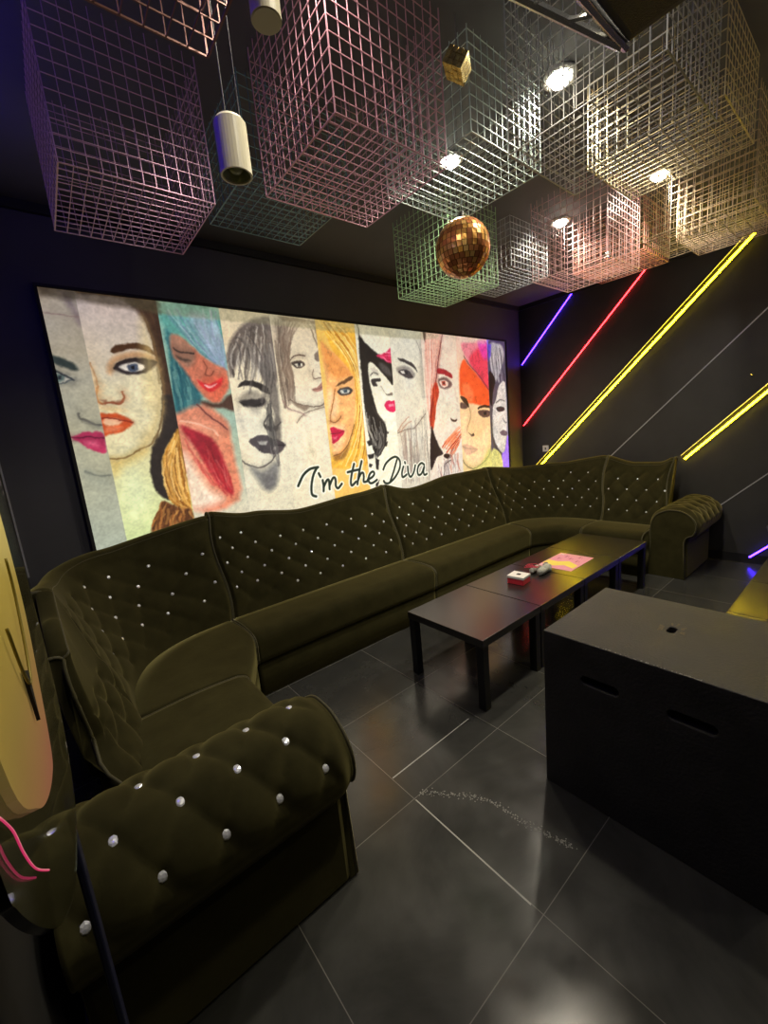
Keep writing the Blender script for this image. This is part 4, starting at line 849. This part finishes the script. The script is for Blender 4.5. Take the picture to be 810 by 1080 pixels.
Y_ = led_mat('yellow led', (1, .70, .008), 42 * LED_K); RD = led_mat('red led', (1, .014, .02), 22 * LED_K); PU = led_mat('purple led', (.05, .015, 1), 20 * LED_K); 
led_strip((3.165, 2.285), (2.49, 2.96), PU, 'purple led strip, leftmost and shortest on the dark right wall', tube=.007)
led_strip((3.165, 1.50), (1.70, 2.985), RD, 'red led strip slanting up the right wall between the purple and the long yellow one', tube=.006)
led_strip((3.06, .86), (.90, 2.97), Y_, 'long yellow led strip slanting from the sofa corner up to the ceiling', w_=.036, tube=.0095, double=True)
led_strip((2.10, 1.02), (.10, 3.0 - .02), None, 'thin unlit slanting trim on the right wall between the two yellow strips', w_=.010, group=None)
led_strip((1.345, 1.03), (-.55, 2.90), Y_, 'yellow led strip rising from behind the sofa end to the right picture edge', w_=.036, tube=.0095, double=True)
led_strip((1.05, .53), (-1.0, 2.5), None, 'thin unlit slanting trim low on the right wall beside the rolled sofa arm', w_=.010)
led_strip((.78, .06), (-.9, 1.75), PU, 'purple led strip near the floor at the right edge of the picture', w_=.03, tube=.008)
# unseen strip added on the left wall, beyond the frame, for purple glow
led_strip((2.6, 2.75), (.4, 2.93), PU, 'added unseen purple led strip high on the left wall beside the picture', tube=.012, wall='left')

q = MB(); q.box(WX1 - .012, WX1 - .0005, 2.82, 2.90, 1.14, 1.22); t = tag(q.build('wall_socket', M_white, None, False, .003), 'small white wall plate beside the foot of the long yellow strip', 'wall socket')
q = MB(); q.box(WX1 - .0135, WX1 - .0122, 2.85, 2.87, 1.165, 1.195); q.build('switch_rocker', M_cord, t)
q = MB(); q.lathe([(0, .03), (.008, .028), (.010, .018), (.005, .01), (.006, 0), (0, 0)], (WX1 - .001, .852, 1.773), 12, Matrix.Rotation(-math.pi / 2, 4, 'Y')); tag(q.build('wall_hook', M_silver, None, True), 'tiny silver hook above the right yellow strip', 'hook')

# ------------------------------------------------------------------ wire cages
def wire_cage(x, y, z, c, label, s=.5, r=.0017, n=12, sy=None, top=CEIL, er=.0026):
    sy = sy or s; h = top - z
    m = mat('cage wire paint', c, .35, metal=.35, spec=.6)
    t = thing('wire_cage', (x + s / 2, y + sy / 2, z), label, 'wire cage', 'wire cages hanging from the ceiling')
    X = [x + s * i / n for i in range(n + 1)]; Y = [y + sy * i / n for i in range(n + 1)]; st = s / n
    Z = [z + st * k for k in range(int(h / st) + 1)]; Z = [k for k in Z if k < top - .004]
    def pan(name, f):
        q = MB(); f(q); q.build(name, m, t)
    pan('bottom_grid', lambda q: ([q.bar((a, y, z), (a, y + sy, z), r) for a in X[1:-1]], [q.bar((x, b, z + .003), (x + s, b, z + .003), r) for b in Y[1:-1]]))
    for yy, g in ((y, -1), (y + sy, 1)):
        pan('side_grid', lambda q: ([q.bar((a, yy, z), (a, yy, top - .001), r) for a in X[1:-1]], [q.bar((x, yy + g * .002, k), (x + s, yy + g * .002, k), r) for k in Z]))
    for xx, g in ((x, -1), (x + s, 1)):
        pan('side_grid', lambda q: ([q.bar((xx, b, z), (xx, b, top - .001), r) for b in Y[1:-1]], [q.bar((xx + g * .002, y, k), (xx + g * .002, y + sy, k), r) for k in Z]))
    def fr(q):
        for a in (x, x + s):
            for b in (y, y + sy): q.bar((a, b, z), (a, b, top - .001), er)
        for b in (y, y + sy): q.bar((x, b, z), (x + s, b, z), er)
        for a in (x, x + s): q.bar((a, y, z), (a, y + sy, z), er)
    pan('frame', fr)
    return t
PK = (.50, .26, .32); TE = (.13, .26, .26)
wire_cage(-.06, .52, 2.38, (.20, .085, .065), 'reddish wire cage at the top left, cut by the picture\'s top edge')
wire_cage(.215, 1.79, 2.50, (.42, .24, .34), 'dusty purple wire cage nearest the left wall')
wire_cage(.86, 1.75, 2.65, TE, 'dark teal wire cage behind the hanging cream spotlight')
wire_cage(.87, 1.145, 2.50, PK, 'large pink wire cage left of the centre, nearest the camera in the middle')
wire_cage(1.50, 1.125, 2.65, (.42, .52, .50), 'pale green-grey wire cage right above the disco ball')
wire_cage(1.525, .48, 2.50, (.42, .42, .40), 'pale grey wire cage around the brightest spotlight')
wire_cage(2.20, .50, 2.66, (.52, .44, .27), 'gold-brown wire cage right of the brightest spotlight')
wire_cage(2.20, 1.855, 2.50, (.30, .50, .27), 'green wire cage behind the disco ball')
wire_cage(2.88, 1.86, 2.66, (.34, .38, .40), 'small grey wire cage between the green and the pink ones, far back')
wire_cage(2.89, 1.20, 2.50, (.55, .36, .37), 'dusty pink wire cage around the farthest spotlight')
wire_cage(3.53, 1.22, 2.66, (.58, .24, .19), 'red wire cage far right above the red light strip')
wire_cage(2.89, .52, 2.50, (.50, .40, .28), 'tan wire cage above the long yellow strip\'s upper end')
wire_cage(3.55, .53, 2.64, (.50, .36, .24), 'brown wire cage behind the tan one, beside the right wall')
wire_cage(2.24, -.16, 2.50, (.45, .36, .28), 'brown wire cage at the right picture edge, nearest the camera')
wire_cage(2.90, -.16, 2.66, (.45, .38, .30), 'brown wire cage at the far right picture edge, higher than its neighbours')

# ------------------------------------------------------------------ disco ball
def disco():
    c = Vector((1.758, 1.40, 2.39)); R = .128
    t = thing('disco_ball', c, 'copper and gold mirrored disco ball hanging under the pale cage', 'disco ball')
    m = bpy.data.materials.new('copper mirror tiles'); m.use_nodes = True; nt = m.node_tree; b = nt.nodes['Principled BSDF']
    at = nt.nodes.new('ShaderNodeAttribute'); at.attribute_name = 'tile'; nt.links.new(at.outputs['Color'], b.inputs['Base Color']); b.inputs['Metallic'].default_value = .6; b.inputs['Roughness'].default_value = .28
    q = MB(); cols = []; rows = 17
    tilt = Matrix.Rotation(math.radians(0), 3, 'X')
    for i in range(rows):
        a0 = math.pi * i / rows; a1 = math.pi * (i + 1) / rows - .012; am = (a0 + a1) / 2; n = max(4, int(2 * math.pi * math.sin(am) / (math.pi / rows)))
        for k in range(n):
            b0 = 2 * math.pi * k / n; b1 = 2 * math.pi * (k + 1) / n - .03 / max(.2, math.sin(am)); P = []
            for a, bb in ((a0, b0), (a1, b0), (a1, b1), (a0, b1)):
                P.append(c + Vector((math.sin(a) * math.cos(bb), math.sin(a) * math.sin(bb), math.cos(a))) * R)
            nrm = Vector((math.sin(am) * math.cos((b0 + b1) / 2), math.sin(am) * math.sin((b0 + b1) / 2), math.cos(am))); j = Vector([random.gauss(0, .0011) for _ in range(3)])
            P = [p + nrm * (.002 + random.gauss(0, .0009)) for p in P]; q.add(P, [(0, 1, 2, 3)])
            g = random.choice([(.85, .36, .12), (.95, .5, .12), (.7, .25, .08), (1, .62, .2), (.55, .2, .07)]); cols.append(g)
    o = q.build('mirror_tiles', m, t); ca = o.data.color_attributes.new('tile', 'FLOAT_COLOR', 'CORNER')
    arr = np.ones((len(o.data.loops), 4)); 
    for i, p in enumerate(o.data.polygons):
        for l in p.loop_indices: arr[l, :3] = cols[i]
    ca.data.foreach_set('color', arr.ravel())
    q = MB(); q.lathe([(R * math.sin(a) * .995, R * math.cos(a) * .995) for a in np.linspace(.001, math.pi - .001, 24)], c, 32); q.build('core', mat('copper core', (.25, .09, .03), .4, metal=.6), t, True)
    q = MB(); q.lathe([(0, .03), (.014, .03), (.014, 0), (.02, -.002)], c + Vector((0, 0, R)), 16); q.build('hanger_cap', M_silver, t, True)
    q = MB(); q.bar(c + Vector((0, 0, R + .03)), Vector((c.x, c.y, CEIL)), .0012, 6); q.build('chain', M_cord, t)
disco()
def gold_ornament():
    c = Vector((1.435, 1.125, 2.84)); t = thing('gold_ornament', c, 'small gold mosaic box hanging between the pink and the pale cages', 'ornament')
    M = Matrix.Translation(c) @ Matrix.Rotation(.55, 4, 'Z') @ Matrix.Rotation(.6, 4, 'X') @ Matrix.Scale(.78, 4)
    m = mat('gold mosaic', (.75, .52, .20), .22, metal=.9, var=.6, vscale=60)
    q = MB()
    for i in range(4):
        for j in range(4):
            for k in range(3):
                if 0 < i < 3 and 0 < j < 3 and k == 1: continue
                q.box(-.056 + i * .028, -.030 + i * .028, -.05 + j * .025, -.027 + j * .025, -.036 + k * .024 + random.uniform(-.001, .001), -.014 + k * .024, M)
    q.build('mosaic', m, t); q = MB(); q.bar(c + Vector((0, 0, .03)), (c.x, c.y, CEIL), .002, 6); q.build('cord', M_cord, t)
gold_ornament()

# ------------------------------------------------------------------ pendants
def pendant(x, y, zt, h, r, label, cap=False):
    t = thing('pendant_light', (x, y, zt), label, 'pendant light')
    q = MB(); prof = [(0, zt), (r * .86, zt), (r, zt - .008), (r, zt - h), (r * .88, zt - h), (r * .86, zt - h + .035), (0, zt - h + .035)]
    q.lathe(prof, (x, y, 0), 32); q.build('shade', M_cream, t, False, 0)
    if cap:
        q = MB(); q.lathe([(0, zt - h - .001), (r * .9, zt - h - .001), (r * .9, zt - h + .01), (0, zt - h + .01)], (x, y, 0), 32); q.build('diffuser', M_cream, t)
    else:
        q = MB(); q.lathe([(r * .86, zt - h + .004), (r * .62, zt - h + .018), (r * .6, zt - h + .03), (r * .86, zt - h + .03)], (x, y, 0), 32); q.build('reflector', M_olens, t, True)
        q = MB(); q.lathe([(r * .46, zt - h + .034), (r * .46, zt - h + .016), (r * .3, zt - h + .009), (0, zt - h + .007)], (x, y, 0), 24); q.build('bulb', M_olens, t, True)
    q = MB(); q.bar((x - r * .2, y, zt), (x - r * .2, y, CEIL), .0016, 6); q.bar((x + r * .75, y, zt), (x + r * .75, y, CEIL), .0012, 6); q.build('cord', M_cord, t)
    q = MB(); q.lathe([(0, CEIL - .02), (.026, CEIL - .02), (.03, CEIL - .001), (0, CEIL - .001)], (x, y, 0), 24); q.build('ceiling_cap', M_cord, t)
pendant(.525, 1.14, 2.355, .125, .040, 'cream cylinder spotlight hanging on two cords left of the pink cage')
pendant(.478, .815, 2.42, .10, .0285, 'cream cylinder spotlight with plain round end at the top edge of the picture', cap=True)

# ceiling pipe with sprinkler
t = thing('sprinkler', (3.47, 1.44, 2.67), 'thin pinkish ceiling pipe ending in a small sprinkler head, right of the disco ball', 'sprinkler')
q = MB(); q.bar((3.47, 1.44, 2.70), (3.47, 1.44, CEIL), .010, 10); q.build('pipe', mat('pink painted pipe', (.55, .3, .3), .4), t, True)
q = MB(); q.lathe([(.012, .04), (.016, .03), (.009, .02), (.008, .01), (.022, .004), (.024, 0), (0, 0)], (3.47, 1.44, 2.665), 16); q.build('sprinkler_head', M_silver, t, True)

# black hanging loudspeaker
t = thing('loudspeaker', (1.05, .2, 2.38), 'black boxy loudspeaker with a silver bracket hanging at the top right of the picture', 'loudspeaker')
q = MB(); q.box(.84, 1.235, .05, .468, 2.38, 2.66); q.build('cabinet', mat('satin black cabinet', (.055, .060, .066), .55), t, False, .006)
q = MB(); q.box(.86, 1.21, .07, .45, 2.374, 2.379); q.build('grille', mat('speaker grille', (.016, .016, .018), .6, bump=.5, bscale=400), t)
q = MB()
for z0, z1 in ((2.372, 2.386), ): 
    q.box(.86, 1.245, .470, .476, z0, z1)
q.bar((.80, .575, 2.372), (1.22, .482, 2.376), .009, 6); q.bar((.80, .485, 2.375), (1.24, .475, 2.378), .009, 6)
for a_ in (.88, .98, 1.08): q.bar((a_, .482, 2.374), (a_ - .04, .582 - (a_ - .80) * .21, 2.373), .006, 6)
q.build('bracket', M_silver, t)
q = MB(); q.bar((1.04, .26, 2.66), (1.04, .26, CEIL), .012, 8); q.build('hanging_rod', M_black, t)

# ------------------------------------------------------------------ things on the coffee tables
TZ = .4255
t = thing('tissue_box', (2.44, 1.60, TZ), 'small red box with white lid and dark opening on the second coffee table', 'box')
Mx = Matrix.Translation((2.44, 1.60, TZ)) @ Matrix.Rotation(.12, 4, 'Z')
q = MB(); q.box(-.055, .055, -.06, .06, 0.0005, .040, Mx); q.build('box_body', mat('red card', (.62, .03, .05), .5), t, False, .002)
q = MB(); q.box(-.057, .057, -.062, .062, .0405, .058, Mx); q.build('lid', M_white, t, False, .002)
q = MB(); q.box(-.012, .016, -.014, .014, .0582, .0592, Mx); q.build('opening', M_black, t)
# bundle
def bundle():
    c = Vector((2.70, 1.585, TZ)); t = thing('cloth_bundle', c, 'small grey-white tied bundle lying between the red box and the pink sheet', 'bundle')
    m = mat('grey knitted cloth', (.40, .41, .36), .9, bump=.8, bscale=160, var=.35, vscale=40)
    def roll(a, b, r, name):
        q = MB(); A = Vector(a); B = Vector(b); n = 14; pts = [A.lerp(B, i / n) + Vector((0, random.gauss(0, .0015), random.gauss(0, .001))) for i in range(n + 1)]
        rad = [r * (.35 + .65 * math.sin(math.pi * min(1, .12 + .8 * i / n)) ** .5) * (1 + .08 * math.sin(i * 2.2)) for i in range(n + 1)]; q.tube(pts, r, 12, rad=rad); return q.build(name, m, t, True)
    roll(c + Vector((-.075, -.035, .027)), c + Vector((.095, -.02, .030)), .028, 'rolled_cloth')
    roll(c + Vector((-.065, .035, .021)), c + Vector((.07, .045, .023)), .021, 'rolled_cloth')
    roll(c + Vector((.04, -.05, .022)), c + Vector((.115, .03, .022)), .022, 'rolled_cloth')
    mr = mat('red string', (.5, .04, .08), .6); q = MB()
    for k in range(7):
        a = random.uniform(-.08, .02); q.tube([c + Vector((a + .02 * math.sin(j * 1.3 + k), .02 + .018 * j - .02, .05 + .004 * math.cos(j * 2 + k))) for j in range(6)], .0022, 5)
    q.build('string', mr, t, True)
    q = MB(); q.lathe([(.0, 0), (.012, 0), (.019, .012), (.019, .03), (.012, .042), (0, .044)], c + Vector((.118, .02, .0005)), 14); q.build('cap', mat('purple grey cap', (.18, .13, .16), .5), t, True)
bundle()
# printed sheet
t = thing('printed_sheet', (3.03, 1.56, TZ), 'pink printed sheet with yellow shapes lying on the third coffee table', 'paper')
Ms = Matrix.Translation((3.03, 1.56, TZ)) @ Matrix.Rotation(.02, 4, 'Z')
q = MB(); q.box(-.195, .195, -.135, .135, .0004, .0014, Ms); q.build('sheet', mat('pink paper', (.72, .30, .40), .5), t)
M_yp = mat('yellow print', (.80, .66, .12), .5); M_wp = mat('white print', (.8, .7, .7), .5); M_rp = mat('dark pink print', (.45, .10, .2), .5)
q = MB(); q.prism([tuple((Ms @ Vector((a, b, 0)))[:2]) for a, b in ((-.12, .13), (-.02, .13), (-.03, .05), (.02, -.02), (-.05, -.12), (-.13, -.12), (-.09, -.03), (-.14, .03))], 2, TZ + .0015, TZ + .0019); q.build('yellow_shape', M_yp, t)
q = MB()
for a, b in ((.05, .08), (.12, .05), (.08, 0), (.14, -.05), (.04, -.07), (-.16, .08)):
    p = Ms @ Vector((a, b, 0)); q.box(p.x - .022, p.x + .022, p.y - .006, p.y + .006, TZ + .0015, TZ + .0019); q.box(p.x - .016, p.x + .010, p.y - .022, p.y - .017, TZ + .0015, TZ + .0019)
q.build('printed_marks', M_rp, t)
q = MB()
for sx in (-1, 1):
    for d in (-1, 1):
        a = Ms @ Vector((.165 * sx - .02, .105 - .02 * d, .0018)); b = Ms @ Vector((.165 * sx + .02, .105 + .02 * d, .0018)); q.bar(a, b, .003, 4)
q.build('corner_cross', M_wp, t)

# ------------------------------------------------------------------ round sign at the left
def round_sign():
    # an upright round panel standing in the plane x = -0.06, outline in (y, z)
    outer = [(.29, 1.31), (.30, 1.28), (.335, 1.23), (.39, 1.17), (.44, 1.13), (.51, 1.085), (.61, 1.045), (.75, 1.02), (.87, 1.06), (.935, 1.16), (.94, 1.33), (.925, 1.50), (.87, 1.68), (.76, 1.84), (.6, 1.90), (.43, 1.82), (.32, 1.64), (.28, 1.45)]
    inner = [(.335, 1.335), (.40, 1.27), (.46, 1.235), (.53, 1.213), (.575, 1.215), (.625, 1.265), (.685, 1.35), (.70, 1.46), (.68, 1.6), (.6, 1.72), (.48, 1.74), (.37, 1.64), (.32, 1.48)]
    dark = [(.42, 1.235), (.48, 1.20), (.56, 1.165), (.66, 1.12), (.78, 1.065), (.87, 1.075), (.925, 1.16), (.93, 1.33), (.915, 1.50), (.86, 1.68), (.75, 1.83), (.6, 1.89), (.44, 1.81), (.33, 1.64), (.29, 1.45), (.31, 1.34)]
    t = thing('round_sign', (-.06, .7, 0), 'round standing sign with clear rim and yellow to pink light-painted disc at the left picture edge', 'sign')
    q = MB(); q.prism([tuple(p) for p in cr(outer, 6, True)], 0, -.066, -.060); q.build('clear_panel', mat('clear acrylic', (.9, .95, .9), .02, trans=1, ior=1.3), t)
    q = MB(); q.prism([tuple(p) for p in cr(dark, 6, True)], 0, -.074, -.067); q.build('dark_backing', mat('dark violet backing', (.010, .008, .016), .3), t)
    m = bpy.data.materials.new('yellow to pink light-painted disc'); m.use_nodes = True; nt = m.node_tree; b = nt.nodes['Principled BSDF']; tc = nt.nodes.new('ShaderNodeTexCoord'); sp = nt.nodes.new('ShaderNodeSeparateXYZ'); nt.links.new(tc.outputs['Object'], sp.inputs[0])
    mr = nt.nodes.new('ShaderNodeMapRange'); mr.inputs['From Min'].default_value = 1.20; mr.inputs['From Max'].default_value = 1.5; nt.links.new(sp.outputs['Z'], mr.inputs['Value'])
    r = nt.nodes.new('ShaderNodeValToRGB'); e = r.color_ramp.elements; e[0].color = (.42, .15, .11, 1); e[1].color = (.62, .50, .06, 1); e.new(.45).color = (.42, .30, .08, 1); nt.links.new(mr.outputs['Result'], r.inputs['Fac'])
    nt.links.new(r.outputs['Color'], b.inputs['Base Color']); nt.links.new(r.outputs['Color'], b.inputs['Emission Color']); b.inputs['Emission Strength'].default_value = .18; b.inputs['Roughness'].default_value = .35  # coloured light on the disc is painted as this ramp plus slight emission
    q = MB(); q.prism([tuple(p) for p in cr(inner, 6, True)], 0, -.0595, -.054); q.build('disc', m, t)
    q = MB(); q.tube([(-.056, *p) for p in cr([(.30, 1.34), (.32, 1.315), (.33, 1.29), (.35, 1.26), (.39, 1.222)], 6)], .0007, 6); q.build('neon_tube', led_mat('pink neon', (1, .03, .18), .5), t, True)
    q = MB(); q.tube([(-.050, *p) for p in cr([(.585, 1.44), (.58, 1.40), (.545, 1.345), (.515, 1.325), (.485, 1.35), (.46, 1.40)], 5)], .0013, 6); q.build('gold_chain', mat('olive gold', (.22, .18, .03), .4, metal=.4), t, True)
    q = MB(); q.prism([(.50, 1.345), (.525, 1.335), (.515, 1.285)], 0, -.053, -.050); q.build('dark_pendant', M_black, t)
    # navy stand
    mn = mat('navy painted steel', (.010, .012, .035), .35)
    q = MB(); q.box(-.078, -.0675, .735, .775, .03, 1.03); q.build('post', mn, t, False, .003)
    q = MB(); q.box(-.16, .04, .60, .90, .0, .03); q.build('foot', mn, t, False, .004)
round_sign()

# ------------------------------------------------------------------ stool at the right edge
def stool():
    t = thing('lounge_stool', (4.56, .37, 0), 'grey-white curved seat edge above the low purple strip at the right picture edge', 'stool')
    m = mat('pale grey shell', (.20, .20, .20), .35)
    c = Vector((4.56, .37, .50)); q = MB()
    def f(u, v):
        a = math.pi * 2 * u; r = .235 - .03 * v; return (c.x + r * math.cos(a), c.y + r * math.sin(a), c.z - .10 * v + .08 * max(0, -math.sin(a - .6)))
    q.grid(f, 40, 6, cu=True); q.lathe([(0, .39), (.205, .40), (.205, .395), (0, .385)], (c.x, c.y, 0), 40); q.build('shell', m, t, True)
    q = MB(); q.bar((c.x, c.y, .02), (c.x, c.y, .39), .02, 12); q.lathe([(0, .02), (.16, .012), (.165, 0), (0, 0)], (c.x, c.y, 0), 28); q.build('pedestal', M_silver, t, True)
stool()
# ------------------------------------------------------------------ marks on the floor
M_streak = mat('pale streak', (.42, .42, .38), .6); M_crk = mat('dark crack', (.008, .008, .008), .9); M_grit = mat('pale grit', (.30, .30, .27), .8)
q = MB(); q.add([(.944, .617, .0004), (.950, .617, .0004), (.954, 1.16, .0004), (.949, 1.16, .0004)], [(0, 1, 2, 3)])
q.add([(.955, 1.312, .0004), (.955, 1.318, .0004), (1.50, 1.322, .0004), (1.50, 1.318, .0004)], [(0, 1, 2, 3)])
o = q.build('floor_streaks', M_streak); struct(o)  # two thin pale streaks laid just above the tiles
q = MB(); 
gp = cr([(1.0, 1.17), (1.05, 1.10), (1.12, 1.02), (1.17, .92), (1.18, .80), (1.20, .70), (1.22, .62)], 12)
for p in gp:
    for k in range(4):
        a, b = p[0] + random.gauss(0, .008), p[1] + random.gauss(0, .008); r = .0008 + random.random() * .0018; q.box(a - r, a + r, b - r, b + r, 0.0002, .0008)
tag(q.build('floor_grit', M_grit), 'line of pale grit and chipped tile on the grey floor', 'grit', kind='stuff')
